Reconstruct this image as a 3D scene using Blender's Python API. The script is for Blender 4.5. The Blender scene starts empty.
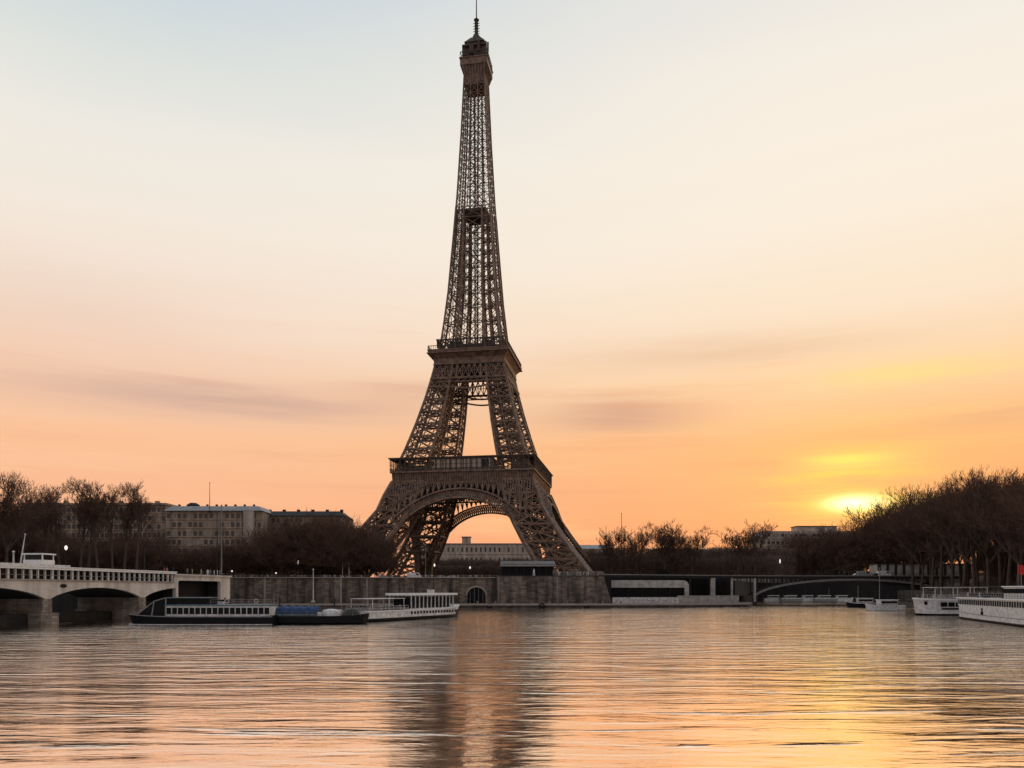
import bpy, bmesh, math, random
import numpy as np
from mathutils import Vector, Matrix
random.seed(7)
R = math.radians
S = bpy.context.scene
COL = S.collection
PI = math.pi

# ------------------------------------------------------------------ camera
CAMZ = 7.2          # eye height above the river
HY = 590.0          # image row of the horizon
F = 800.0           # focal length in pixels
cam = bpy.data.cameras.new('camera'); camo = bpy.data.objects.new('camera', cam); COL.objects.link(camo)
camo.location = (0, 0, CAMZ); camo.rotation_euler = (R(90), 0, 0)
cam.sensor_width = 36; cam.lens = 36 * F / 1024; cam.shift_y = (HY - 384) / 1024
cam.clip_start = 0.5; cam.clip_end = 30000
S.camera = camo
S.render.resolution_x = 1024; S.render.resolution_y = 768
S.view_settings.view_transform = 'Standard'; S.view_settings.look = 'None'
S.view_settings.exposure = 0.0; S.view_settings.gamma = 1.0

def PX(px, Y): return (px - 512) / F * Y
def PZ(py, Y): return CAMZ + (HY - py) / F * Y
def lin(c):
    return tuple((v / 255 / 12.92) if v / 255 <= .04045 else ((v / 255 + .055) / 1.055) ** 2.4 for v in c)

# ------------------------------------------------------------------ sun direction
SUN_AZ = math.atan((855 - 512) / F); SUN_EL = R(5.7)
sdir = Vector((math.sin(SUN_AZ) * math.cos(SUN_EL), math.cos(SUN_AZ) * math.cos(SUN_EL), math.sin(SUN_EL)))
sl = bpy.data.lights.new('sun', 'SUN'); sl.energy = 0.018; sl.angle = R(24); sl.color = (1.0, 0.55, 0.26)
slo = bpy.data.objects.new('sun', sl); COL.objects.link(slo)
slo.rotation_euler = (-sdir).to_track_quat('-Z', 'Y').to_euler()

# ------------------------------------------------------------------ world
W = bpy.data.worlds.new('World'); S.world = W; W.use_nodes = True
nt = W.node_tree; nt.nodes.clear()
def N(t, **kw):
    n = nt.nodes.new(t)
    for k, v in kw.items(): setattr(n, k, v)
    return n
def L(a, b): nt.links.new(a, b)
def M(op, a, b=None, c=None, clamp=False):
    n = N('ShaderNodeMath', operation=op, use_clamp=clamp)
    for i, v in enumerate((a, b, c)):
        if v is None: continue
        if isinstance(v, (int, float)): n.inputs[i].default_value = v
        else: L(v, n.inputs[i])
    return n.outputs[0]
def smooth(v, a, b, lo=0.0, hi=1.0):
    n = N('ShaderNodeMapRange', interpolation_type='SMOOTHSTEP')
    L(v, n.inputs[0]); n.inputs[1].default_value = a; n.inputs[2].default_value = b
    n.inputs[3].default_value = lo; n.inputs[4].default_value = hi
    return n.outputs[0]
def mix(f, a, b, mode='MIX'):
    n = N('ShaderNodeMix', data_type='RGBA', blend_type=mode)
    for s, v in ((n.inputs[0], f), (n.inputs[6], a), (n.inputs[7], b)):
        if isinstance(v, (int, float)): s.default_value = v
        elif isinstance(v, tuple): s.default_value = (*v, 1) if len(v) == 3 else v
        else: L(v, s)
    return n.outputs[2]
def wramp(v, stops):
    n = N('ShaderNodeValToRGB'); L(v, n.inputs[0]); e = n.color_ramp.elements
    while len(e) < len(stops): e.new(0.5)
    for i, (p, c) in enumerate(stops):
        e[i].position = p; e[i].color = (*lin(c), 1)
    return n.outputs[0]
def zz(py): return (HY - py) / math.hypot(F, HY - py)
geo = N('ShaderNodeTexCoord'); sep = N('ShaderNodeSeparateXYZ'); L(geo.outputs['Generated'], sep.inputs[0])
dx, dy, dz = sep.outputs
hl = M('SQRT', M('ADD', M('MULTIPLY', dx, dx), M('MULTIPLY', dy, dy)))
az = M('DIVIDE', dx, M('MAXIMUM', hl, 0.001))            # sine of the azimuth
# warp the two sky coordinates a little so no band runs ruler straight
cv = N('ShaderNodeCombineXYZ'); L(M('MULTIPLY', az, 3.0), cv.inputs[0]); L(M('MULTIPLY', dz, 13.0), cv.inputs[1]); L(dy, cv.inputs[2])
nz = N('ShaderNodeTexNoise'); L(cv.outputs[0], nz.inputs['Vector']); nz.inputs['Scale'].default_value = 1.0
nz.inputs['Detail'].default_value = 6; nz.inputs['Roughness'].default_value = .55
cv2 = N('ShaderNodeCombineXYZ'); L(M('MULTIPLY', az, 2.2), cv2.inputs[0]); L(M('MULTIPLY', dz, 34.0), cv2.inputs[1]); L(dy, cv2.inputs[2])
nz2 = N('ShaderNodeTexNoise'); L(cv2.outputs[0], nz2.inputs['Vector']); nz2.inputs['Scale'].default_value = 1.3
nz2.inputs['Detail'].default_value = 8; nz2.inputs['Roughness'].default_value = .58
n1 = M('SUBTRACT', nz.outputs[0], .5); n2 = M('SUBTRACT', nz2.outputs[0], .5)
zw = M('ADD', dz, M('MULTIPLY', n1, 0.045))
ZL = [(0.0, (249, 174, 138)), (zz(520), (251, 184, 142)), (zz(450), (250, 194, 152)), (zz(390), (244, 204, 176)), (zz(330), (246, 222, 203)),
      (zz(250), (243, 232, 219)), (zz(170), (237, 233, 224)), (zz(90), (218, 223, 220)), (zz(0), (196, 210, 220)), (0.85, (150, 170, 195))]
ZR = [(0.0, (250, 158, 108)), (zz(520), (251, 166, 108)), (zz(450), (252, 186, 126)), (zz(390), (252, 211, 165)), (zz(330), (250, 226, 198)),
      (zz(250), (250, 236, 217)), (zz(170), (249, 238, 223)), (zz(90), (245, 237, 225)), (zz(0), (234, 231, 224)), (0.85, (165, 180, 198))]
side = smooth(az, -.50, .42)
base = mix(side, wramp(zw, ZL), wramp(zw, ZR))
def gauss(a0, z0, sa, sz, warp=0.0):
    u = M('DIVIDE', M('SUBTRACT', az, a0), sa)
    zc = M('ADD', dz, M('MULTIPLY', n2, warp)) if warp else dz
    v = M('DIVIDE', M('SUBTRACT', zc, z0), sz)
    return M('EXPONENT', M('MULTIPLY', M('ADD', M('MULTIPLY', u, u), M('MULTIPLY', v, v)), -1.0))
front = smooth(dy, 0.0, .5)
# grey cloud banks
for (px, py, wpx, hpx, amt) in ((235, 402, 170, 13, .75), (620, 417, 75, 13, .75), (420, 392, 60, 9, .4), (720, 352, 150, 14, .30), (60, 300, 120, 30, .15), (975, 415, 70, 9, .4)):
    a0 = math.sin(math.atan((px - 512) / F)); h = math.hypot(F, px - 512)
    z0 = (HY - py) / math.hypot(h, HY - py)
    g = gauss(a0, z0, wpx / F, hpx / F, .05)
    base = mix(M('MULTIPLY', M('MULTIPLY', g, front), amt), base, mix(side, lin((202, 168, 154)), lin((212, 158, 130))))
# soft streaks everywhere
base = mix(M('MULTIPLY', smooth(n2, .02, .22), M('MULTIPLY', smooth(dz, .34, .08), .4)), base, mix(side, lin((255, 208, 170)), lin((255, 208, 132))))
base = mix(M('MULTIPLY', smooth(n2, -.02, -.22), M('MULTIPLY', smooth(dz, .40, .10), .35)), base, mix(side, lin((236, 172, 138)), lin((240, 158, 110))))
# sun seen through thin cloud
sa, sz = math.sin(SUN_AZ), math.sin(SUN_EL)
def add(base, g, col, k): return mix(M('MULTIPLY', M('MULTIPLY', g, front), k), base, tuple(col), 'ADD')
base = mix(M('MULTIPLY', M('MULTIPLY', gauss(sa, sz + .05, .17, .065, .05), front), .28), base, lin((255, 186, 96)))
st = smooth(n2, -.10, .14)
base = mix(M('MULTIPLY', M('MULTIPLY', M('MULTIPLY', gauss(sa - .005, sz + .022, .075, .045, .05), st), front), .75), base, lin((255, 222, 80)))
base = mix(M('MULTIPLY', M('MULTIPLY', gauss(sa - .008, sz + .048, .048, .0085, .02), front), .85), base, lin((255, 238, 105)))
base = mix(M('MULTIPLY', gauss(sa + .05, sz + .14, .085, .012, .05), .45), base, lin((255, 228, 120)))
base = mix(M('MULTIPLY', M('MULTIPLY', gauss(sa, sz, .040, .012, .02), front), .92), base, lin((255, 222, 70)))
base = add(base, gauss(sa, sz, .025, .0078), (1.6, 1.3, .85), 1.0)
# the sky behind the viewer, away from the sun, is muted but raised as fill light
base = mix(smooth(dy, .25, -.45), base, mix(smooth(dz, 0, .6), lin((198, 176, 166)), lin((170, 172, 180))))
sky = N('ShaderNodeTexSky', sky_type='NISHITA'); sky.sun_disc = False
sky.sun_elevation = SUN_EL; sky.sun_rotation = SUN_AZ
base = mix(1.0, base, mix(1.0, sky.outputs[0], (.003, .003, .003), 'MULTIPLY'), 'ADD')
bg = N('ShaderNodeBackground'); L(base, bg.inputs[0]); bg.inputs[1].default_value = 1.0
wo = N('ShaderNodeOutputWorld'); L(bg.outputs[0], wo.inputs[0])

# ------------------------------------------------------------------ materials
def mat(name, col, rough=.8, var=.25, scale=.4, metal=0.0, bump=0.0, stretch=(1, 1, 1), spec=None):
    m = bpy.data.materials.new(name); m.use_nodes = True
    t = m.node_tree; b = t.nodes['Principled BSDF']
    b.inputs['Roughness'].default_value = rough; b.inputs['Metallic'].default_value = metal
    if spec is not None: b.inputs['Specular IOR Level'].default_value = spec
    tc = t.nodes.new('ShaderNodeTexCoord'); mp = t.nodes.new('ShaderNodeMapping'); mp.inputs['Scale'].default_value = stretch
    t.links.new(tc.outputs['Object'], mp.inputs[0])
    n = t.nodes.new('ShaderNodeTexNoise'); n.inputs['Scale'].default_value = scale; n.inputs['Detail'].default_value = 6
    t.links.new(mp.outputs[0], n.inputs['Vector'])
    r = t.nodes.new('ShaderNodeValToRGB'); t.links.new(n.outputs[0], r.inputs[0])
    r.color_ramp.elements[0].position = .3; r.color_ramp.elements[1].position = .7
    r.color_ramp.elements[0].color = (*[c * (1 - var) for c in col], 1)
    r.color_ramp.elements[1].color = (*[min(1, c * (1 + var)) for c in col], 1)
    t.links.new(r.outputs[0], b.inputs['Base Color'])
    if bump:
        bp = t.nodes.new('ShaderNodeBump'); bp.inputs['Strength'].default_value = bump; bp.inputs['Distance'].default_value = .1
        t.links.new(n.outputs[0], bp.inputs['Height']); t.links.new(bp.outputs[0], b.inputs['Normal'])
    return m
def stone_mat(name, col, bw=1.6, bh=.6, mortar=.55, var=.3, stain=.5):
    """coursed blocks with soot stains running down"""
    m = bpy.data.materials.new(name); m.use_nodes = True
    t = m.node_tree; b = t.nodes['Principled BSDF']; b.inputs['Roughness'].default_value = .9
    tc = t.nodes.new('ShaderNodeTexCoord'); sp = t.nodes.new('ShaderNodeSeparateXYZ'); cb = t.nodes.new('ShaderNodeCombineXYZ')
    t.links.new(tc.outputs['Object'], sp.inputs[0])
    ad = t.nodes.new('ShaderNodeMath'); ad.operation = 'ADD'; t.links.new(sp.outputs[0], ad.inputs[0]); t.links.new(sp.outputs[1], ad.inputs[1])
    t.links.new(ad.outputs[0], cb.inputs[0]); t.links.new(sp.outputs[2], cb.inputs[1])
    br = t.nodes.new('ShaderNodeTexBrick'); t.links.new(cb.outputs[0], br.inputs['Vector']); br.inputs['Scale'].default_value = 1
    br.inputs['Brick Width'].default_value = bw; br.inputs['Row Height'].default_value = bh; br.inputs['Mortar Size'].default_value = .03
    br.inputs['Color1'].default_value = (*[c * (1 - var) for c in col], 1); br.inputs['Color2'].default_value = (*[c * (1 + var) for c in col], 1)
    br.inputs['Mortar'].default_value = (*[c * mortar for c in col], 1)
    mp = t.nodes.new('ShaderNodeMapping'); mp.inputs['Scale'].default_value = (.35, .35, .05); t.links.new(tc.outputs['Object'], mp.inputs[0])
    n = t.nodes.new('ShaderNodeTexNoise'); n.inputs['Scale'].default_value = 1.2; n.inputs['Detail'].default_value = 7; t.links.new(mp.outputs[0], n.inputs['Vector'])
    r = t.nodes.new('ShaderNodeMapRange'); r.inputs[1].default_value = .35; r.inputs[2].default_value = .65; r.inputs[3].default_value = 1 - stain; r.inputs[4].default_value = 1.15
    t.links.new(n.outputs[0], r.inputs[0])
    mx = t.nodes.new('ShaderNodeMix'); mx.data_type = 'RGBA'; mx.blend_type = 'MULTIPLY'; mx.inputs[0].default_value = 1
    t.links.new(br.outputs[0], mx.inputs[6]); t.links.new(r.outputs[0], mx.inputs[7]); t.links.new(mx.outputs[2], b.inputs['Base Color'])
    return m
IRON = mat('brown_iron', (.175, .108, .072), .55, .55, .45)
IRON2 = mat('dark_iron', (.07, .048, .036), .65, .3, .2)
IRONP = mat('pale_iron_panel', (.42, .34, .27), .6, .15, .3)
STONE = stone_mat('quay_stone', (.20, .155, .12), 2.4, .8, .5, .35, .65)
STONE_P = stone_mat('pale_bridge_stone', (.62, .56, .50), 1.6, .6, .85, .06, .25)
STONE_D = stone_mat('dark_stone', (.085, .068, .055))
STONE_B = stone_mat('shade_dark_stone', (.018, .015, .013))  # near-black stone: the shade under the bridges is put into its colour
STONE_M = stone_mat('pier_stone', (.3, .25, .2))
COPING = mat('coping_stone', (.33, .28, .24), .85, .2, .6)
CONC = mat('pale_concrete', (.42, .39, .35), .85, .3, .5)
GRND = mat('gravel_ground', (.10, .085, .07), .95, .3, .1)
EARTH = mat('leaf_litter', (.055, .040, .030), .95, .4, .2)
BARK = mat('bark', (.085, .058, .042), .9, .35, .8)
TWIG = mat('twigs', (.105, .054, .033), .9, .3, .3)
TWIG_HAZE = mat('hazed_twigs', (.17, .115, .085), .95, .4, .3)  # lighter than the other twigs: distance haze put into the colour
WHITE = mat('white_paint', (.80, .79, .77), .5, .12, 1.5)
OFFW = mat('weathered_white', (.60, .585, .56), .6, .3, 1.2)
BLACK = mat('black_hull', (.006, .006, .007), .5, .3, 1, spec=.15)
DARKG = mat('dark_glass', (.008, .010, .012), .15, .2, 1, spec=.25)
TEAL = mat('teal_canopy', (.10, .16, .18), .4, .3, 1)
BLUE = mat('blue_tarpaulin', (.010, .045, .13), .7, .5, 1.2)
RED = mat('red_cloth', (.65, .03, .03), .7, .2, 2)
GREYM = mat('grey_metal', (.22, .21, .20), .5, .2, 1)
DGREY = mat('dark_grey', (.030, .028, .027), .6, .3, 1, spec=.2)
FACADE = stone_mat('facade_stone', (.42, .33, .25), 3, 1.1, .85, .12, .35)
FACADE2 = stone_mat('hall_stone', (.50, .42, .35), 4, 2.5, .8, .1, .3)
ROOFM = mat('zinc_roof', (.30, .29, .28), .5, .2, .3)
SKIN = mat('skin', (.45, .28, .2), .6, .1)
def emis(name, col, k):
    m = mat(name, col, .4, .05); b = m.node_tree.nodes['Principled BSDF']
    b.inputs['Emission Color'].default_value = (*col, 1); b.inputs['Emission Strength'].default_value = k
    return m
LAMPG = emis('lit_globe', (1, .93, .8), 0.8)

# ------------------------------------------------------------------ mesh helpers
class MB:
    def __init__(s): s.v = []; s.f = []
    def add(s, vs, fs):
        o = len(s.v); s.v.extend([tuple(p) for p in vs]); s.f.extend([tuple(i + o for i in f) for f in fs]); return s
    def box(s, c, d, rz=0.0):
        x, y, z = c; a, b, h = d[0] / 2, d[1] / 2, d[2] / 2; co, si = math.cos(rz), math.sin(rz)
        vs = [(x + co * i * a - si * j * b, y + si * i * a + co * j * b, z + k * h) for k in (-1, 1) for i, j in ((-1, -1), (1, -1), (1, 1), (-1, 1))]
        return s.add(vs, [(3, 2, 1, 0), (4, 5, 6, 7), (0, 1, 5, 4), (1, 2, 6, 5), (2, 3, 7, 6), (3, 0, 4, 7)])
    def beam(s, p, q, w, h=None, up=None, caps=True):
        p = Vector(p); q = Vector(q); d = q - p
        if d.length < 1e-6: return s
        d.normalize(); h = h or w
        u = Vector(up) if up is not None else (Vector((0, 0, 1)) if abs(d.z) < .9 else Vector((0, 1, 0)))
        a = d.cross(u)
        if a.length < 1e-5: a = d.cross(Vector((1, 0, .1)))
        a.normalize(); b = a.cross(d).normalized(); a *= w / 2; b *= h / 2
        vs = [p - a - b, p + a - b, p + a + b, p - a + b, q - a - b, q + a - b, q + a + b, q - a + b]
        fs = [(0, 1, 5, 4), (1, 2, 6, 5), (2, 3, 7, 6), (3, 0, 4, 7)]
        if caps: fs += [(3, 2, 1, 0), (4, 5, 6, 7)]
        return s.add(vs, fs)
    def tube(s, pts, rs, n=8, caps=True):
        pts = [Vector(p) for p in pts]; rings = []
        for i, p in enumerate(pts):
            d = (pts[min(i + 1, len(pts) - 1)] - pts[max(i - 1, 0)]).normalized()
            u = Vector((0, 0, 1)) if abs(d.z) < .9 else Vector((1, 0, 0))
            a = d.cross(u).normalized(); b = a.cross(d)
            r = rs[i] if isinstance(rs, (list, tuple)) else rs
            rings.append([p + (a * math.cos(2 * PI * k / n) + b * math.sin(2 * PI * k / n)) * r for k in range(n)])
        vs = [v for g in rings for v in g]; fs = []
        for i in range(len(pts) - 1):
            for k in range(n):
                fs.append((i * n + k, i * n + (k + 1) % n, (i + 1) * n + (k + 1) % n, (i + 1) * n + k))
        if caps: fs += [tuple(range(n))[::-1], tuple(range((len(pts) - 1) * n, len(pts) * n))]
        return s.add(vs, fs)
    def lathe(s, c, prof, n=12):
        vs = []; fs = []
        for r, z in prof: vs += [(c[0] + r * math.cos(2 * PI * k / n), c[1] + r * math.sin(2 * PI * k / n), c[2] + z) for k in range(n)]
        for i in range(len(prof) - 1):
            for k in range(n): fs.append((i * n + k, i * n + (k + 1) % n, (i + 1) * n + (k + 1) % n, (i + 1) * n + k))
        fs += [tuple(range(n))[::-1], tuple(range((len(prof) - 1) * n, len(prof) * n))]
        return s.add(vs, fs)
    def prism(s, poly, z0, z1):
        n = len(poly); vs = [(x, y, z0) for x, y in poly] + [(x, y, z1) for x, y in poly]
        return s.add(vs, [tuple(range(n))[::-1], tuple(range(n, 2 * n))] + [(i, (i + 1) % n, (i + 1) % n + n, i + n) for i in range(n)])
    def extr(s, prof, origin, ax, up, thick):
        """profile (u,v) in the plane origin + u*ax + v*up, extruded by the vector thick"""
        o = Vector(origin); ax = Vector(ax); up = Vector(up); t = Vector(thick); n = len(prof)
        vs = [o + ax * u + up * v for u, v in prof] + [o + ax * u + up * v + t for u, v in prof]
        return s.add(vs, [tuple(range(n))[::-1], tuple(range(n, 2 * n))] + [(i, (i + 1) % n, (i + 1) % n + n, i + n) for i in range(n)])
    def frustum(s, c, a0, b0, z0, a1, b1, z1):
        vs = [(c[0] + i * a, c[1] + j * b, z) for (a, b, z) in ((a0, b0, z0), (a1, b1, z1)) for i, j in ((-1, -1), (1, -1), (1, 1), (-1, 1))]
        return s.add(vs, [(3, 2, 1, 0), (4, 5, 6, 7), (0, 1, 5, 4), (1, 2, 6, 5), (2, 3, 7, 6), (3, 0, 4, 7)])
    def build(s, name, m, parent=None, smooth=False, fix=False):
        me = bpy.data.meshes.new(name); me.from_pydata(s.v, [], s.f)
        if fix:
            bm = bmesh.new(); bm.from_mesh(me); bmesh.ops.recalc_face_normals(bm, faces=bm.faces); bm.to_mesh(me); bm.free()
        me.materials.append(m)
        if smooth: me.polygons.foreach_set('use_smooth', [True] * len(me.polygons))
        o = bpy.data.objects.new(name, me); COL.objects.link(o)
        if parent: o.parent = parent
        return o
def tag(o, label, cat, group=None):
    o['label'] = label; o['category'] = cat
    if group: o['group'] = group
    return o
def thing(name, label, cat, loc=(0, 0, 0), rz=0.0, group=None):
    o = bpy.data.objects.new(name, None); COL.objects.link(o); o.location = loc; o.rotation_euler = (0, 0, rz)
    return tag(o, label, cat, group)
KIDS = {}
def dup(root, loc, rz=0.0, sc=1.0, label=None):
    if root.name not in KIDS:
        KIDS[root.name] = [(c, [g for g in bpy.data.objects if g.parent == c]) for c in bpy.data.objects if c.parent == root]
    r = root.copy(); COL.objects.link(r); r.location = loc; r.rotation_euler = (0, 0, rz)
    r.scale = sc if isinstance(sc, tuple) else (sc, sc, sc)
    if label: r['label'] = label
    for c0, gs in KIDS[root.name]:
        c = c0.copy(); COL.objects.link(c); c.parent = r
        for g0 in gs:
            g = g0.copy(); COL.objects.link(g); g.parent = c
    return r
def struct(o): o['kind'] = 'structure'; return o
ORD = ['first', 'second', 'third', 'fourth', 'fifth', 'sixth', 'seventh', 'eighth', 'ninth', 'tenth', 'eleventh', 'twelfth', 'thirteenth', 'fourteenth', 'fifteenth',
       'sixteenth', 'seventeenth', 'eighteenth', 'nineteenth', 'twentieth']
def nth(i):
    if i < 20: return ORD[i]
    if i >= 99: return 'one hundred and ' + nth(i - 100) if i >= 100 else 'one hundredth'
    T = {2: 'twenty', 3: 'thirty', 4: 'forty', 5: 'fifty', 6: 'sixty', 7: 'seventy', 8: 'eighty', 9: 'ninety'}[(i + 1) // 10]
    return T[:-1] + 'ieth' if (i + 1) % 10 == 0 else T + '-' + ORD[(i + 1) % 10 - 1]

# ------------------------------------------------------------------ water
def water_mat():
    m = bpy.data.materials.new('river_water'); m.use_nodes = True; t = m.node_tree; t.nodes.clear()
    def n(ty, **kw):
        x = t.nodes.new(ty)
        for k, v in kw.items(): setattr(x, k, v)
        return x
    tc = n('ShaderNodeTexCoord')
    def noise(sx, sy, rot, detail, rough, dist=0.0):
        mp = n('ShaderNodeMapping'); mp.inputs['Scale'].default_value = (sx, sy, 1); mp.inputs['Rotation'].default_value = (0, 0, R(rot))
        t.links.new(tc.outputs['Object'], mp.inputs[0])
        z = n('ShaderNodeTexNoise'); z.inputs['Scale'].default_value = 1; z.inputs['Detail'].default_value = detail
        z.inputs['Roughness'].default_value = rough; z.inputs['Distortion'].default_value = dist
        t.links.new(mp.outputs[0], z.inputs['Vector']); return z.outputs[0]
    def math_(op, a, b):
        x = n('ShaderNodeMath', operation=op)
        for i, v in enumerate((a, b)):
            if isinstance(v, (int, float)): x.inputs[i].default_value = v
            else: t.links.new(v, x.inputs[i])
        return x.outputs[0]
    swell = noise(.10, .42, 4, 3, .5, .6)
    chop = noise(.45, 1.7, -6, 4, .55, .5)
    rip = noise(2.2, 6.5, 3, 3, .5)
    patch = noise(.03, .05, 0, 3, .5)                       # calmer and rougher areas
    pr = n('ShaderNodeMapRange'); t.links.new(patch, pr.inputs[0]); pr.inputs[1].default_value = .35; pr.inputs[2].default_value = .65; pr.inputs[3].default_value = .55; pr.inputs[4].default_value = 1.25
    h = math_('ADD', math_('MULTIPLY', swell, WV[0]), math_('MULTIPLY', math_('MULTIPLY', chop, WV[1]), pr.outputs[0]))
    # the wind roughens the open reach between the far quay and mid river
    sp = n('ShaderNodeSeparateXYZ'); t.links.new(tc.outputs['Object'], sp.inputs[0])
    wd = n('ShaderNodeMapRange', interpolation_type='SMOOTHSTEP'); t.links.new(sp.outputs[1], wd.inputs[0]); wd.inputs[1].default_value = 25; wd.inputs[2].default_value = 110; wd.inputs[3].default_value = 1; wd.inputs[4].default_value = 4.8
    h = math_('ADD', h, math_('MULTIPLY', math_('MULTIPLY', rip, WV[2]), pr.outputs[0]))
    h = math_('MULTIPLY', h, wd.outputs[0])
    crest = noise(.05, .33, 3, 3, .5, .8); cr = n('ShaderNodeMapRange', interpolation_type='SMOOTHSTEP'); t.links.new(crest, cr.inputs[0]); cr.inputs[1].default_value = .60; cr.inputs[2].default_value = .72
    h = math_('ADD', h, math_('MULTIPLY', math_('MULTIPLY', cr.outputs[0], math_('ADD', chop, .3)), .08))
    bp = n('ShaderNodeBump'); bp.inputs['Strength'].default_value = 1; bp.inputs['Distance'].default_value = 1.0
    t.links.new(h, bp.inputs['Height'])
    gl = n('ShaderNodeBsdfGlossy'); gl.inputs['Roughness'].default_value = .07; gl.inputs['Color'].default_value = (1.0, .93, .875, 1)
    t.links.new(bp.outputs[0], gl.inputs['Normal'])
    df = n('ShaderNodeBsdfDiffuse'); df.inputs['Color'].default_value = (.045, .04, .034, 1)
    fr = n('ShaderNodeFresnel'); fr.inputs['IOR'].default_value = 1.9; t.links.new(bp.outputs[0], fr.inputs['Normal'])
    mr = n('ShaderNodeMapRange'); t.links.new(fr.outputs[0], mr.inputs[0]); mr.inputs[1].default_value = .11; mr.inputs[2].default_value = .22; mr.inputs[3].default_value = .14; mr.inputs[4].default_value = 1.0
    mx = n('ShaderNodeMixShader'); t.links.new(mr.outputs[0], mx.inputs[0]); t.links.new(df.outputs[0], mx.inputs[1]); t.links.new(gl.outputs[0], mx.inputs[2])
    out = n('ShaderNodeOutputMaterial'); t.links.new(mx.outputs[0], out.inputs[0])
    return m
WV = (0.085, 0.020, 0.003)
wm = MB(); wm.add([(-900, -600, 0), (900, -600, 0), (900, 1000, 0), (-900, 1000, 0)], [(0, 1, 2, 3)])
struct(wm.build('river_water', water_mat()))

# ------------------------------------------------------------------ ground
GL = 12.0
QY = 338.0
lg = [(-150, -600), (-150, 60), (-126, 244), (-88, 244.5), (-88, 247), (-125, QY), (42, QY), (42, 392), (112, 402), (160, 520), (420, 520), (420, 14000), (-14000, 14000), (-14000, -600)]
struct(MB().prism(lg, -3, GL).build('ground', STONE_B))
struct(MB().prism(lg, GL - .003, GL + .001).build('quay_gravel', GRND))
bank = [(-600, 40), (50, 78), (150, 112), (210, 132), (250, 147), (384, 176), (519.9, 262)]
def xbank(y):
    for (y0, x0), (y1, x1) in zip(bank[:-1], bank[1:]):
        if y <= y1: return x0 + (x1 - x0) * (y - y0) / (y1 - y0)
    return bank[-1][1]
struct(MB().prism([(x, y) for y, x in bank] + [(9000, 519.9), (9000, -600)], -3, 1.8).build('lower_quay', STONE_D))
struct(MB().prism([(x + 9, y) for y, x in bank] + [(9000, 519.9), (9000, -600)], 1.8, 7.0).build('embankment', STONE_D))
def hgt(x, y):
    d = (x - xbank(y) - 16) if y < 520 else min(x - 150, y - 524)
    s = max(0, min(1, d / 55)); s = s * s * (3 - 2 * s)
    return 7.05 + 11 * s if y < 515 else max(GL + .02, 7.05 + 13 * s)
hv = []; hf = []; nx, ny = 60, 60
for j in range(ny + 1):
    for i in range(nx + 1):
        y = -100 + j * 900 / ny
        x = (xbank(y) + 10) + i * 500 / nx if y < 520 else 160 + i * 600 / nx
        hv.append((x, y, hgt(x, y)))
for j in range(ny):
    for i in range(nx):
        a = j * (nx + 1) + i; hf.append((a, a + 1, a + nx + 2, a + nx + 1))
struct(MB().add(hv, hf).build('hill', EARTH, smooth=True))
# lower quay in front of the great wall
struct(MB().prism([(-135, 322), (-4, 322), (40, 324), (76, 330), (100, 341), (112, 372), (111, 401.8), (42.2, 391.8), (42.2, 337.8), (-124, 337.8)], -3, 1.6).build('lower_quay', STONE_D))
struct(MB().prism([(-135, 321.6), (-4, 321.6), (40, 323.6), (76, 329.6), (100, 340.6), (104, 347), (103, 347), (99, 341.4), (75.8, 330.6), (40, 324.6), (-4, 322.6), (-135, 322.6)], 1.0, 1.75).build('quay_kerb', COPING))

# ------------------------------------------------------------------ the tower
TC = (-20.0, 450.0); TH = R(-9.5)
prof = [(12, 70.5), (31, 55.0), (47, 43.6), (58, 39.8), (63, 37.4), (66, 36.4), (76, 33.8), (82, 31.6), (95, 27.4), (110, 23.2), (125, 19.6), (137, 17.4), (146, 15.7), (171, 13.0), (199, 10.9),
        (227, 8.9), (261, 7.1), (292, 5.8), (300, 5.5)]
legw = [(12, 22), (47, 18), (66, 16.5), (82, 14.6), (110, 11.6), (130, 9.6), (146, 8.2), (171, 7.2), (199, 5.6), (222, 4.2), (300, 3.6)]
def ev(t, z):
    if z <= t[0][0]: return t[0][1]
    for (a, b), (c, d) in zip(t[:-1], t[1:]):
        if z <= c: return b + (d - b) * (z - a) / (c - a)
    return t[-1][1]
def ow(z): return ev(prof, z)
def lw(z): return min(ev(legw, z), ow(z))
tower = thing('lattice_tower', 'tall brown iron lattice tower on four splayed legs above the quay', 'tower', (TC[0], TC[1], 0), TH)
def faceband(mb, a, b, c, d, n, w1, w2, w3, fine=True):
    """lattice between chord a->b (left, bottom to top) and c->d (right)"""
    a, b, c, d = map(Vector, (a, b, c, d))
    for i in range(n):
        l0, l1 = a.lerp(b, i / n), a.lerp(b, (i + 1) / n); r0, r1 = c.lerp(d, i / n), c.lerp(d, (i + 1) / n)
        mb.beam(l0, r1, w2, caps=False); mb.beam(r0, l1, w2, caps=False); mb.beam(l1, r1, w1, caps=False)
        if fine:
            lm, rm, cm0, cm1 = l0.lerp(l1, .5), r0.lerp(r1, .5), l0.lerp(r0, .5), l1.lerp(r1, .5); ce = lm.lerp(rm, .5)
            for p, q in ((lm, cm0), (cm0, rm), (rm, cm1), (cm1, lm), (lm, rm), (cm0, cm1)): mb.beam(p, q, w3, caps=False)
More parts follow.
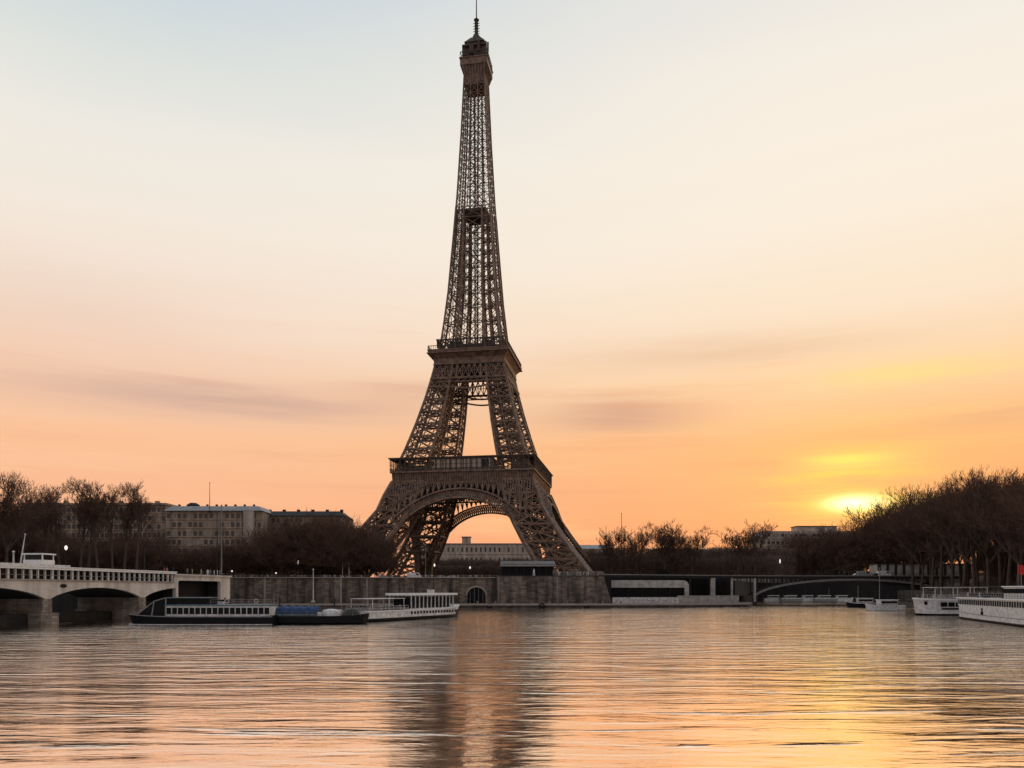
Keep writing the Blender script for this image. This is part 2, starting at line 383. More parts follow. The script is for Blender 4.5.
def leg(sx, sy, levels, cw, w1, w2, w3, sub, fine=True, web=None):
    mb = MB()
    for z0, z1 in zip(levels[:-1], levels[1:]):
        c0 = {}; c1 = {}
        for d, z in ((c0, z0), (c1, z1)):
            o = ow(z); i = o - lw(z)
            for k, (u, v) in enumerate(((o, o), (i, o), (i, i), (o, i))): d[k] = Vector((sx * u, sy * v, z))
        for k in range(4): mb.beam(c0[k], c1[k], cw)
        for k in range(4):
            k2 = (k + 1) % 4
            faceband(mb, c0[k], c1[k], c0[k2], c1[k2], sub, w1, w2, w3, fine)
            if web:                                    # a middle rib down every side of the leg
                mb.beam(c0[k].lerp(c0[k2], .5), c1[k].lerp(c1[k2], .5), web, caps=False)
        mb.beam(c0[0], c0[2], w1); mb.beam(c0[1], c0[3], w1)
    return mb
for sx in (-1, 1):
    for sy in (-1, 1):
        leg(sx, sy, [14, 22, 31, 40, 48.5, 56.5, 64], 1.7, 1.0, .75, .38, 1).build('lower_leg', IRON, tower)
        leg(sx, sy, [69, 76, 82, 89, 96, 103, 110, 117, 122, 130], 1.15, .75, .48, .24, 1, True, .45).build('middle_leg', IRON, tower)
        mb = MB(); o = 60.5; mb.box((sx * o, sy * o, 13.2), (29, 29, 2.4)); mb.box((sx * o, sy * o, 15), (26.5, 26.5, 1.6))
        mb.build('masonry_pier', STONE_M, tower)
# arches with the arcade on every face
def face_pt(k, u, off, z):
    o = min(ow(z), 45) + off
    return Vector(((u, -o, z), (o, u, z), (-u, o, z), (-o, -u, z))[k])
ZA, RI, RE = 16.5, 38.5, 43.3
for k in range(4):
    mb = MB(); nseg = 48
    def ap(r, ph, off): return face_pt(k, r * math.cos(ph), off, min(ZA + r * math.sin(ph) * (.985 if r > 38 else 1), 66))
    nrm = Vector(((0, -1, 0), (1, 0, 0), (0, 1, 0), (-1, 0, 0))[k])
    for r, wd, hh in ((RI, 3.4, .9), (RE, 2.6, .8), (RI + 2.0, .5, .35)):
        for i in range(nseg):
            p0, p1 = ap(r, PI * i / nseg, .5), ap(r, PI * (i + 1) / nseg, .5)
            mb.beam(p0, p1, wd, hh, up=(p0 - Vector(face_pt(k, 0, .5, ZA))))
    for i in range(nseg * 2 + 1):
        ph = PI * i / (nseg * 2); mb.beam(ap(RI, ph, .7), ap(RE, ph, .7), .4)
        if i < nseg * 2:
            ph2 = PI * (i + 1) / (nseg * 2); mb.beam(ap(RI, ph, .7), ap(RE, ph2, .7), .3); mb.beam(ap(RE, ph, .7), ap(RI, ph2, .7), .3)
            mb.beam(ap(RI, ph, -1.4), ap(RE, ph2, -1.4), .3)
    mb.build('arch', IRON, tower)
    mb = MB(); zt = 63.2                              # spandrel arcade between arch and first floor
    n = 26
    for i in range(n + 1):
        u = -37.5 + 75 * i / n
        zb = ZA + math.sqrt(max(0, RE * RE - u * u)) if abs(u) < RE else ZA
        zb = max(zb, 40)
        if zb < zt - .5:
            mb.beam(face_pt(k, u, .3, zb), face_pt(k, u, .3, zt), .55)
        if i < n:
            u2 = u + 75 / n; zb2 = max(ZA + math.sqrt(max(0, RE * RE - u2 * u2)), 40)
            um = (u + u2) / 2
            mb.beam(face_pt(k, u, .3, zb), face_pt(k, um, .3, zt), .42); mb.beam(face_pt(k, um, .3, zt), face_pt(k, u2, .3, zb2), .42)
            if abs(um) > 22: mb.beam(face_pt(k, u, .3, (zb + zt) / 2), face_pt(k, u2, .3, (zb2 + zt) / 2), .4)
    # parallel upper rail following the arch
    for i in range(30):
        ph0, ph1 = PI * (.12 + .76 * i / 30), PI * (.12 + .76 * (i + 1) / 30)
        z0_, z1_ = ZA + (RE + 5.5) * math.sin(ph0), ZA + (RE + 5.5) * math.sin(ph1)
        if z0_ < zt and z1_ < zt: mb.beam(face_pt(k, (RE + 5.5) * math.cos(ph0), .5, z0_), face_pt(k, (RE + 5.5) * math.cos(ph1), .5, z1_), .9, .6)
    mb.build('arcade', IRON, tower)
# first floor
def ring(mb, o, i, z0, z1):
    for a in range(4):
        q = [(-o, -o), (o, -o), (i, -i), (-i, -i)]; c, s = (1, 0, -1, 0)[a], (0, 1, 0, -1)[a]
        mb.prism([(x * c - y * s, x * s + y * c) for x, y in q], z0, z1)
def skirt(mb, w0, z0, w1, z1, t=.5):
    for a in range(4):
        c, s = (1, 0, -1, 0)[a], (0, 1, 0, -1)[a]
        vs = [(-w0, -w0, z0), (w0, -w0, z0), (w1, -w1, z1), (-w1, -w1, z1), (-w0 + t, -w0 + t, z0), (w0 - t, -w0 + t, z0), (w1 - t, -w1 + t, z1), (-w1 + t, -w1 + t, z1)]
        mb.add([(x * c - y * s, x * s + y * c, z) for x, y, z in vs], [(0, 1, 2, 3), (7, 6, 5, 4), (0, 4, 5, 1), (3, 2, 6, 7)])
mb = MB(); skirt(mb, 36.6, 63.0, 37.0, 68.4, .8); ring(mb, 37.4, 14, 62.6, 63.1); ring(mb, 38.2, 14, 68.4, 69.2)
for a in range(4):
    c, s = (1, 0, -1, 0)[a], (0, 1, 0, -1)[a]
    for i in range(56):
        u = -36.4 + 72.8 * i / 55
        p, q = (u, -37.0, 63.2), (u, -37.4, 68.3)
        mb.beam((p[0] * c - p[1] * s, p[0] * s + p[1] * c, p[2]), (q[0] * c - q[1] * s, q[0] * s + q[1] * c, q[2]), .45, .5)
mb.build('first_floor_frieze', IRON, tower)
mb = MB()
for a in range(4):
    c, s = (1, 0, -1, 0)[a], (0, 1, 0, -1)[a]
    T = lambda p: (p[0] * c - p[1] * s, p[0] * s + p[1] * c, p[2])
    for i in range(29):
        u = -38 + 76 * i / 28; mb.beam(T((u, -38.0, 69.2)), T((u, -38.0, 75.2)), .42)
    for z, w in ((70.4, .3), (72.6, .16), (75.4, .6)): mb.beam(T((-38.2, -38, z)), T((38.2, -38, z)), w)
    for i in range(56): u = -38 + 76 * i / 56; mb.beam(T((u, -38.0, 69.2)), T((u + 1.36, -38.0, 70.4)), .12); mb.beam(T((u + 1.36, -38.0, 69.2)), T((u, -38.0, 70.4)), .12)
ring(mb, 38.9, 33.5, 75.7, 76.2)
mb.build('first_floor_gallery', IRON2, tower)
for k in range(4):
    c, s = (1, 0, -1, 0)[k], (0, 1, 0, -1)[k]
    mb = MB(); T = lambda p: (p[0] * c - p[1] * s, p[0] * s + p[1] * c)
    x0 = -14.5 if k == 0 else -15
    mb.prism([T(p) for p in ((x0, -37.5), (x0 + 31, -37.5), (x0 + 31, -22), (x0, -22))], 69.2, 75.65)
    pv = mb.build('pavilion', IRONP, tower)
    mb = MB()
    for i in range(9):
        u = x0 + 1.2 + i * 3.6
        p = T((u, -37.62)); MB().beam((*p, 69.3), (*p, 75.5), .35).build('mullion', IRON2, pv)
    mb = MB(); a_, b_ = T((x0 + 25, -37.7)), T((x0 + 29, -37.7)); mb.beam((*a_, 72.4), (*b_, 72.4), .2, 4.2, up=(0, 0, 1)); mb.build('window', DARKG, pv)
# girders under first floor across the span
mb = MB()
for k in range(4):
    for i in range(10):
        u0, u1 = -34 + 6.8 * i, -34 + 6.8 * (i + 1)
        p = lambda u, z: Vector(((u, -31, z), (31, u, z), (-u, 31, z), (-31, -u, z))[k])
        mb.beam(p(u0, 60), p(u1, 64), .5); mb.beam(p(u1, 60), p(u0, 64), .5); mb.beam(p(u0, 60), p(u1, 60), .7)
mb.build('floor_girders', IRON2, tower)
# second floor
mb = MB(); skirt(mb, 19.4, 129.6, 19.6, 132.6, .7); skirt(mb, 19.6, 132.6, 22.0, 135.2, .7); skirt(mb, 22.0, 135.2, 22.3, 136.6, .7); ring(mb, 22.4, 8, 136.6, 137.0)
ring(mb, 19.8, 8, 129.2, 129.7); ring(mb, 22.7, 19.6, 134.9, 135.3)
mb.build('second_floor_platform', IRON, tower)
mb = MB()
for k in range(4):
    c, s = (1, 0, -1, 0)[k], (0, 1, 0, -1)[k]
    T = lambda u, o, z: Vector((u * c + o * s, u * s - o * c, z))
    for i in range(45): u = -22 + 44 * i / 44; mb.beam(T(u, 22.1, 137), T(u, 22.1, 138.8), .16)
    mb.beam(T(-22, 22.1, 138.9), T(22, 22.1, 138.9), .3)
    for i in range(25): u = -18 + 36 * i / 24; mb.beam(T(u, 18, 139), T(u, 18, 143.2), .35)
    mb.beam(T(-18.5, 18, 143.2), T(18.5, 18, 143.2), .7)
mb.box((0, 0, 139.5), (26, 26, 5)); mb.box((-8, -14.5, 139.8), (7, 3, 5.4)); mb.box((9, -14.5, 139.8), (6, 3, 5.4)); mb.box((14.5, 4, 139.8), (3, 8, 5.4)); mb.box((14.5, -8, 139.4), (3, 5, 4.6))
mb.build('second_floor_gallery', IRON2, tower)
# truss band below the second floor
mb = MB()
for k in range(4):
    zs = (121.5, 129.4)
    for i in range(12):
        u = lambda z, j: -ow(z) + 2 * ow(z) * j / 12
        a, b, c_, d = face_pt(k, u(zs[0], i), .4, zs[0]), face_pt(k, u(zs[1], i), .2, zs[1]), face_pt(k, u(zs[0], i + 1), .4, zs[0]), face_pt(k, u(zs[1], i + 1), .2, zs[1])
        mb.beam(a, d, .42); mb.beam(c_, b, .42); mb.beam(a, b, .4 if i % 4 else .9)
        mb.beam(a, a.lerp(c_, 1), 1.1)
        a2, c2 = face_pt(k, u(119.4, i), .4, 119.4), face_pt(k, u(119.4, i + 1), .4, 119.4)
        mb.beam(a2, c2, .5); mb.beam(a2, c_, .3)
        mb.beam(a.lerp(b, .5), d.lerp(c_, .5), .3)
    for r_, zc in ((9.6, 120.5), (10.2, 117.2)):          # hanging scallops in the gap
        m2 = MB()
        for i in range(10):
            f = lambda j: face_pt(k, -r_ + 2 * r_ * j / 10, -1.0, zc - 1.4 * math.sin(PI * j / 10))
            m2.beam(f(i), f(i + 1), .8)
        m2.build('hanging_arch', IRON, tower)
mb.build('second_floor_truss', IRON, tower)
# upper shaft
lev = [137, 144]; 
while lev[-1] < 292: lev.append(min(293, lev[-1] + max(4.8, ow(lev[-1]) * .6)))
split = [z for z in lev if z <= 224]
for sx in (-1, 1):
    for sy in (-1, 1):
        leg(sx, sy, split, .9, .42, .3, .15, 1, False, .28).build('upper_leg', IRON, tower)
mb = MB()
for z0, z1 in zip(lev[:-1], lev[1:]):
    for k in range(4):
        i0, i1 = ow(z0) - lw(z0), ow(z1) - lw(z1)
        if z1 <= 224:
            faceband(mb, face_pt(k, -i0, 0, z0), face_pt(k, -i1, 0, z1), face_pt(k, i0, 0, z0), face_pt(k, i1, 0, z1), 1, .4, .26, .15, False)
        else:
            o0, o1 = ow(z0), ow(z1)
            for j in range(3):
                a = lambda o, t: -o + 2 * o * t / 3
                faceband(mb, face_pt(k, a(o0, j), 0, z0), face_pt(k, a(o1, j), 0, z1), face_pt(k, a(o0, j + 1), 0, z0), face_pt(k, a(o1, j + 1), 0, z1), 1, .3, .24, .15, False)
                mb.beam(face_pt(k, a(o0, j), 0, z0), face_pt(k, a(o1, j), 0, z1), .75 if j == 0 else .5)
    pass
mb.build('shaft_bracing', IRON, tower)
mb = MB()                                             # lift shafts and stair down the middle
for (cx, cy) in ((-1.9, -1.2), (1.9, 1.2)):
    for z0 in np.arange(137, 292, 3.0):
        h = 1.5 * min(1, ow(z0) / 9)
        P = [(cx + a * h, cy + b * h) for a, b in ((-1, -1), (1, -1), (1, 1), (-1, 1))]
        for j in range(4):
            mb.beam((*P[j], z0), (*P[j], z0 + 3), .4); mb.beam((*P[j], z0), (*P[(j + 1) % 4], z0 + 3), .2)
for i in range(150):
    z0 = 140 + i; a0, a1 = i * .8, (i + 1) * .8; mb.beam((1.2 * math.cos(a0) - 1, 1.2 * math.sin(a0) + 2, z0), (1.2 * math.cos(a1) - 1, 1.2 * math.sin(a1) + 2, z0 + 1), .35)
mb.build('lift_shaft', IRON2, tower)
mb = MB(); mb.frustum((0, 0), 5, 5, 214.6, 6.6, 6.6, 217); mb.box((0, 0, 218), (14, 14, 1.8))
mb.build('intermediate_platform', IRON2, tower)
# summit
mb = MB(); mb.frustum((0, 0), 5.6, 5.6, 288, 5.9, 5.9, 293.5); mb.frustum((0, 0), 5.9, 5.9, 293.5, 7.3, 7.3, 298.3)
mb.box((0, 0, 300.2), (15.4, 15.4, 3.8)); mb.box((0, 0, 302.3), (16.2, 16.2, .5))
cab = mb.build('summit_cabin', IRON, tower)
mb = MB()
for a in range(4):
    c, s = (1, 0, -1, 0)[a], (0, 1, 0, -1)[a]
    for i in range(9): u = -7 + 14 * i / 8; mb.beam((u * .85 * c + 6.0 * s, u * .85 * s - 6.0 * c, 293.6), (u * c + 7.5 * s, u * s - 7.5 * c, 298.2), .3)
mb.build('bracket', IRON2, cab)
mb = MB()
for i in range(32):
    a = 2 * PI * i / 32; sq = 7.6 / max(abs(math.cos(a)), abs(math.sin(a))); mb.beam((sq * math.cos(a), sq * math.sin(a), 302.5), (sq * math.cos(a), sq * math.sin(a), 305.6), .18)
ring(mb, 7.7, 7.4, 305.4, 305.8); mb.box((0, 0, 307.4), (10.5, 10.5, 9.8)); ring(mb, 6.6, 5.0, 309.4, 309.8); mb.frustum((0, 0), 5.8, 5.8, 312.2, 2.6, 2.6, 316.5)
mb.box((-5.9, -4.5, 308), (2.2, 2.2, 6)); mb.box((5.8, -4.7, 308.2), (2.0, 1.6, 7)); mb.box((-1.5, -6, 307.5), (2.4, 1.4, 5)); mb.box((2.6, -6.1, 309), (1.2, 1.2, 6)); mb.box((5, 5, 311), (1.6, 2, 5)); mb.tube([(6.6, 0, 309), (6.6, 0, 314.6)], .5); mb.tube([(-6.2, 2, 309), (-6.2, 2, 314.0)], .6)
for a in range(0, 360, 45): mb.lathe((4.3 * math.cos(R(a)), 4.3 * math.sin(R(a)), 313.5), [(.2, -1.0), (1.0, -.6), (1.0, .6), (.2, 1.0)], 8)
mb.build('summit_gallery', IRON2, tower)
mb = MB(); mb.lathe((0, 0, 316), [(2.4, 0), (2.3, 2), (1.2, 3.4), (1.0, 5)], 10)
for z in np.arange(318, 327, 1.5): mb.lathe((0, 0, z), [(1.05, 0), (1.25, .35), (1.05, .7)], 8); mb.beam((-1.9, 0, z + .4), (1.9, 0, z + .4), .22); mb.beam((0, -1.9, z + .4), (0, 1.9, z + .4), .22)
mb.tube([(0, 0, 319), (0, 0, 327.5)], [1.0, .7]); mb.lathe((0, 0, 327.5), [(1.5, 0), (1.5, .5), (.4, .9)], 8); mb.tube([(0, 0, 327.5), (0, 0, 346)], [.36, .2])
mb.build('antenna', IRON2, tower)

#@@REST
# ------------------------------------------------------------------ left bridge
BD = Vector((.1425, .9898, 0)); BNm = Vector((.9898, -.1425, 0))
def BP(Y, z=0.0): return Vector((-122.1 + .144 * Y, Y, z))
br = thing('stone_arch_bridge', 'pale stone bridge with low arches and a white roofed colonnade', 'bridge')
org = BP(0); back = -BNm * 17
prof_ = [(60, 9.2), (60, 5.3)]
def yy(Y): return Y / .9898
prof_ = [(yy(246), 10.9), (yy(215.6), 10.9), (yy(215.6), 9.2), (yy(60), 9.2), (yy(60), 5.3)]
piers = [68.9, 102.1, 135.3, 168.6, 201.7]
for a, b in zip(piers, piers[1:] + [234.9]):
    for i in range(17):
        t = i / 16; Y = a + .7 + (b - a - 1.4) * t
        if b > 230 and Y > 216.5: break
        z = 5.3 + 2.45 * (1 - (2 * t - 1) ** 2) ** .8
        prof_.append((yy(Y), z))
prof_ += [(yy(216.5), 4.2), (yy(217.6), 4.2), (yy(217.6), 9.3), (yy(218.2), 9.8), (yy(239.6), 9.8), (yy(240.2), 9.3), (yy(240.2), 4.4), (yy(246), 4.4)]
def bx_(Y): return org + BD * yy(Y)
def bbox(mb, Y0, Y1, n0, n1, z0, z1):
    a = bx_(Y0) + BNm * n0; b = bx_(Y1) + BNm * n0; c = bx_(Y1) + BNm * n1; d = bx_(Y0) + BNm * n1
    mb.prism([(a.x, a.y), (b.x, b.y), (c.x, c.y), (d.x, d.y)], z0, z1)
mb = MB(); mb.extr(prof_, org, BD, (0, 0, 1), -BNm * .9); mb.build('arched_wall', STONE_P, br, fix=True)
mb = MB(); mb.extr(prof_, org - BNm * .91, BD, (0, 0, 1), back); mb.build('vault', STONE_B, br, fix=True)  # inner arches near black, their shade put into the stone colour
mb = MB(); bbox(mb, 217.8, 240, -4, -4.4, 3, 9.8); mb.build('portal_shade_panel', BLACK, br)  # black panel stands for the shade inside the portal
mb = MB(); bbox(mb, 60, 215.5, .35, -17.3, 9.2, 9.45); mb.build('deck_slab', COPING, br)
mb = MB(); bbox(mb, 60, 215.5, .8, -17.8, 11.5, 11.95); bbox(mb, 60, 215.6, .95, .5, 11.95, 12.15); mb.build('roof_slab', WHITE, br)
mb = MB(); bbox(mb, 60, 176, -.4, -15, 12.15, 12.6); mb.build('roof_parapet', OFFW, br)
mb = MB(); bbox(mb, 215.6, 246, .3, -17, 10.9, 11.2); bbox(mb, 215.5, 246, .6, -17.2, 11.2, 11.55); mb.build('abutment_parapet', STONE_P, br)
mb = MB(); bbox(mb, 60, 215, -2.6, -3.2, 9.45, 11.5); mb.build('dark_infill', DARKG, br)  # plain dark sheet fills the gap behind the posts
for i in range(74):
    Y = 66 + i * 2.03
    mb = MB(); bbox(mb, Y, Y + (.3 if i % 3 else .5), .25, -.15, 9.45, 11.5); mb.build('post', OFFW, br)
mb = MB(); bbox(mb, 60, 215.5, .28, .2, 10.25, 10.33); mb.build('hand_rail', GREYM, br)
for a in piers[2:]:
    mb = MB(); bbox(mb, a - 1.4, a + 1.4, -.1, -17, -1, 5.32); mb.build('pier', STONE_M, br)
    mb = MB(); c = bx_(a)
    mb.extr([(-1.9, 0), (0, 2.6), (1.9, 0)], (c.x, c.y, -1), BD, BNm, (0, 0, 3.4)); bbox(mb, a - 2.0, a + 2.0, .02, -17.2, -1, 2.4); mb.build('cutwater', STONE_M, br, fix=True)
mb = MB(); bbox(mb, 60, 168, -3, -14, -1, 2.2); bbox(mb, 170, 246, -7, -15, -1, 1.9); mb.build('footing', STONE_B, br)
# oval plaque on the spandrel
c = bx_(173.2) + BNm * .06
mb = MB(); mb.extr([(1.0 * math.cos(a), .42 * math.sin(a)) for a in np.linspace(0, 2 * PI, 17)[:-1]], (c.x, c.y, 8.1), BD, (0, 0, 1), BNm * .1); mb.build('plaque', BLACK, br, fix=True)
# cabin on top of the bridge
c = bx_(171) - BNm * 4
cb = thing('deck_cabin', 'small white cabin with dark window band and flat roof on the stone bridge', 'cabin', (c.x, c.y, 12.62), -math.atan(.144))
MB().box((0, 0, .5), (4.6, 3.6, 1.0)).build('base', WHITE, cb); MB().box((0, 0, 1.55), (4.0, 3.0, 1.1)).build('window', DARKG, cb)
MB().box((0, 0, 2.25), (5.0, 4.0, .3)).build('roof', WHITE, cb); mb = MB()
for a in (-1, 1):
    for b in (-1, 1): mb.box((a * 2.1, b * 1.6, 1.55), (.2, .2, 1.1))
mb.build('corner_post', WHITE, cb)

# ------------------------------------------------------------------ quay wall with its arched doorway
qw = thing('quay_wall', 'long stained stone quay wall below the promenade, with one arched doorway', 'wall')
a0, a1, zt = -18.8, -11.2, 8.3
pf = [(-124, 12.3), (-124, 1.55), (a0, 1.55)] + [((a0 + a1) / 2 - 3.8 * math.cos(PI * i / 12), zt - 3.4 + 3.4 * math.sin(PI * i / 12)) for i in range(13)] + [(a1, 1.55), (-6.4, 1.55), (-6.4, 12.3)]
MB().extr(pf, (0, QY - 1.2, 0), (1, 0, 0), (0, 0, 1), (0, 1.195, 0)).build('wall_face', STONE, qw, fix=True)
mb = MB()
for i in range(14):
    f = lambda j, r: ((a0 + a1) / 2 - (3.8 + r) * math.cos(PI * j / 14), QY - 1.32, zt - 3.4 + (3.4 + r) * math.sin(PI * j / 14))
    mb.beam(f(i, .4), f(i + 1, .4), .8, .3, up=(0, -1, 0))
mb.build('arch_surround', COPING, qw)
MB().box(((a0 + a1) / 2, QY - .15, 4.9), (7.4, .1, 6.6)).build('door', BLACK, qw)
for i in range(4): MB().box((a0 + 1.1 + i * 1.8, QY - .3, 4.8), (.16, .16, 6.4)).build('door_bar', GREYM, qw)
MB().box((-65.2, QY - 1.1, 12.42), (117.6, 1.8, .35)).build('coping', COPING, qw)
mb = MB(); mb.box((-65.2, QY - 1.45, 13.4), (117.6, .07, .07)); mb.box((-65.2, QY - 1.45, 13.0), (117.6, .05, .05))
for i in range(79): mb.box((-123.5 + i * 1.5, QY - 1.45, 13.0), (.07, .07, .85))
mb.build('railing', GREYM, qw)
for i, x in enumerate([-112, -104, -94.5, -83, -72, -61, -52, -47.5, -40, -33, -26]):
    w = random.choice((.5, .9, 1.3)); MB().box((x, QY - 1.35, 6.7), (w, .3, 11)).build('pilaster', random.choice((STONE_D, STONE_D, COPING)), qw)
bs = thing('stone_bastion', 'projecting dark stone bastion with battered end in front of the right tower foot', 'wall')
MB().extr([(-6.3, 12.9), (-6.3, 1.55), (41.6, 1.55), (38.2, 12.9)], (0, 333.4, 0), (1, 0, 0), (0, 0, 1), (0, 4.59, 0)).build('wall_face', STONE, bs, fix=True)
MB().box((15.9, 335.5, 13.05), (45.4, 4.6, .3)).build('coping', STONE_D, bs)
for x in (-5.6, 19): MB().box((x, 333.2, 7.2), (.5, .4, 11)).build('drain_pipe', GREYM, bs)
mb = MB(); mb.box((15.9, 333.6, 14.2), (45, .07, .07))
for i in range(31): mb.box((-6.3 + i * 1.48, 333.6, 13.7), (.07, .07, 1.0))
mb.build('railing', DGREY, bs)
for i in range(9):                                   # mooring fenders and bollards on the lower quay
    x = -14 + i * 7.3
    b = MB().lathe((0, 0, 0), [(.35, 0), (.3, .7), (.5, .8), (.5, 1.0), (.2, 1.1)], 10).build('bollard', GREYM)
    b.location = (x, 324.6 + max(0, (x - 8) * .07), 1.6)
    tag(b, f'{nth(i)} mooring bollard from the left on the low quay below the bastion', 'bollard', 'bollards on the low quay')
# awning pavilion on top of the bastion
pv = thing('awning_pavilion', 'low pavilion with dark sloping awning roof on top of the bastion', 'pavilion', (6.5, 345, 12))
MB().extr([(-5, 6.2), (5, 7.9), (5, 7.2), (-5, 5.7)], (-11.5, 0, 0), (0, 1, 0), (0, 0, 1), (23.5, 0, 0)).build('roof', mat('awning_cloth', (.16, .15, .15), .7), pv, fix=True)
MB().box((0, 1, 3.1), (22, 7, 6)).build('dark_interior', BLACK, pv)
MB().box((.3, -4.7, 5.6), (23.6, .2, .5)).build('awning_valance', OFFW, pv)
for i in range(8): MB().box((-11 + i * 3.2, -4.6, 2.8), (.18, .18, 5.6)).build('post', DGREY, pv)
MB().lathe((2.8, -5.4, 1), [(.1, 0), (.55, .2), (.4, 2.4), (.05, 3.3)], 8).build('folded_parasol', OFFW, pv)

# ------------------------------------------------------------------ right bridge, shed, low wall
rb = thing('steel_arch_bridge', 'dark steel road bridge with one shallow arch at the right bank', 'bridge')
A = Vector((40, 352, 0)); B = Vector((118, 384, 0)); dv = (B - A).normalized()
def quad(mb, p, q, w, z0, z1):
    d = (q - p).normalized(); nn = Vector((-d.y, d.x, 0)) * w
    mb.prism([(p.x, p.y), (q.x, q.y), ((q + nn).x, (q + nn).y), ((p + nn).x, (p + nn).y)], z0, z1)
D = Vector((226, 388, 0))
mb = MB(); quad(mb, A, B, 12, 12.75, 13.8); quad(mb, B, D, 12, 12.75, 13.8); mb.build('deck', DGREY, rb)
mb = MB(); quad(mb, A + Vector((0, -.3, 0)), B + Vector((0, -.3, 0)), .5, 13.8, 14.25); quad(mb, B + Vector((0, -.3, 0)), D + Vector((0, -.3, 0)), .5, 13.8, 14.25); mb.build('edge_beam', GREYM, rb)
mb = MB()
for p, q in ((A, B), (B, D)):
    n = int((q - p).length / 2)
    for i in range(n): c = p.lerp(q, i / n); mb.box((c.x, c.y, 14.8), (.09, .09, 1.1))
    mb.beam((p.x, p.y, 15.35), (q.x, q.y, 15.35), .1)
mb.build('railing', DGREY, rb)
for j, off in enumerate((0, 5.5, 11)):
    mb = MB(); P = []
    for i in range(29):
        t = PI * i / 28; x = 165 - 50 * math.cos(t); P.append(Vector((x, 384.2 + (x - 118) * .037 + off, .6 + 11.6 * math.sin(t) ** .8)))
    for p, q in zip(P[:-1], P[1:]): mb.beam(p, q, .8, 1.0)
    o = mb.build('arch_rib', GREYM if j == 0 else DGREY, rb)
    mb = MB()
    for p in P[3:-3:1]:
        if p.z < 12.2: MB().beam(p, (p.x, p.y, 12.8), .35).build('spandrel_post', DGREY, o)
    pass
MB().box((114, 390, 2.0), (7, 13, 5)).build('pier', STONE_D, rb)
MB().prism([(30, 372), (84, 384), (108, 396), (108, 399), (30, 399)], -1, 12.9).build('under_deck_shade', STONE_B, rb)  # added dark block stands for the shade below the deck
for px in (713, 732, 755, 690):
    Y = 352 + (PX(px, 368) - 40) * .41; x = PX(px, Y + .5); MB().box((x, Y + 1.2, 7.2), (2.2 if px == 713 else .9, 1.4, 11.2)).build('column', CONC if px != 690 else DGREY, rb)
sh = thing('rounded_shed', 'long pale shed with rounded roof end and dark open front under the bridge', 'shed')
f = [(42.2, 11.4), (73.5, 11.4)] + [(73.5 + 2.6 * math.sin(a), 8.8 + 2.6 * math.cos(a)) for a in np.linspace(.2, PI / 2, 7)] + [(76.1, 4.2), (74.3, 4.2), (74.3, 8.2), (42.2, 8.2)]
MB().extr(f, (0, 344, 0), (1, 0, 0), (0, 0, 1), (0, 9, 0)).build('roof', CONC, sh, fix=True)
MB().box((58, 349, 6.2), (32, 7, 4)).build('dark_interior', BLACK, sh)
for i in range(6): MB().box((44 + i * 6, 344.6, 6.2), (.25, .25, 4.1)).build('post', DGREY, sh)
MB().box((58, 348, 3.0), (34, 8, 2.7)).build('plinth', STONE_D, sh)
lwall = thing('low_quay_wall', 'low pale painted wall along the lower quay under the bridge', 'wall')
mb = MB(); p0, p1, p2 = Vector((41.8, 331.5, 0)), Vector((70, 335.5, 0)), Vector((99, 349, 0))
quad(mb, p0, p1, 1.0, 1.6, 4.1); mb.build('painted_wall', OFFW, lwall)
mb = MB(); quad(mb, p1, p2, 1.0, 1.6, 4.5); quad(mb, p1 + Vector((0, -.2, 0)), p2 + Vector((0, -.2, 0)), 1.4, 4.5, 4.8); mb.build('stone_wall', CONC, lwall)
GRAF = mat('graffiti_paint', (.08, .08, .09), .6)
mb = MB(); rg = random.Random(3)
for i in range(46):                                  # unreadable scrawl of sprayed strokes
    u = rg.uniform(.03, .97); p = p0.lerp(p1, u) + Vector((0, -.03, rg.uniform(1.9, 3.5))); a = rg.uniform(0, PI)
    mb.beam(p, p + Vector((math.cos(a) * .6, math.cos(a) * .08, math.sin(a) * .6)), .16, .02, up=(0, 1, 0))
mb.build('sprayed_strokes', GRAF, lwall)
tk = thing('terrace_building', 'long low pale pavilion with dark piers behind the grove trunks at the bridge end', 'building', (201, 394, 13))
MB().box((0, 0, 3.9), (46, 8, 5.6)).build('wall', CONC, tk); MB().box((0, 0, 6.9), (47, 9, .4)).build('roof', DGREY, tk)
for i in range(12): MB().box((-22 + i * 4, -4.2, 3.8), (1.1, .6, 5.6)).build('pier', DGREY, tk)

# ------------------------------------------------------------------ buildings
def window_grid(parent, xs, zs, y, w, h, m, name='window', depth=.35, frame=None):
    base = MB().box((0, 0, 0), (w, depth, h)).build(name, m, parent); base.location = (xs[0], y, zs[0])
    n = 0; extra = MB(); rw = random.Random(len(xs)); me2 = base.data.copy(); me2.materials.clear(); me2.materials.append(BLIND)
    for z in zs:
        for x in xs:
            n += 1
            if n == 1: continue
            if n <= 100:
                o = base.copy(); COL.objects.link(o); o.parent = parent; o.location = (x, y, z); o.data = me2 if rw.random() < .3 else base.data
            else: extra.box((x, y, z), (w, depth, h))
    if extra.v: extra.build(name, m, parent)['kind'] = 'stuff'
BLIND = mat('window_blind', (.30, .25, .2), .6, .2, .2)
GLASSW = mat('window_glass', (.05, .045, .04), .25, .3, .2)
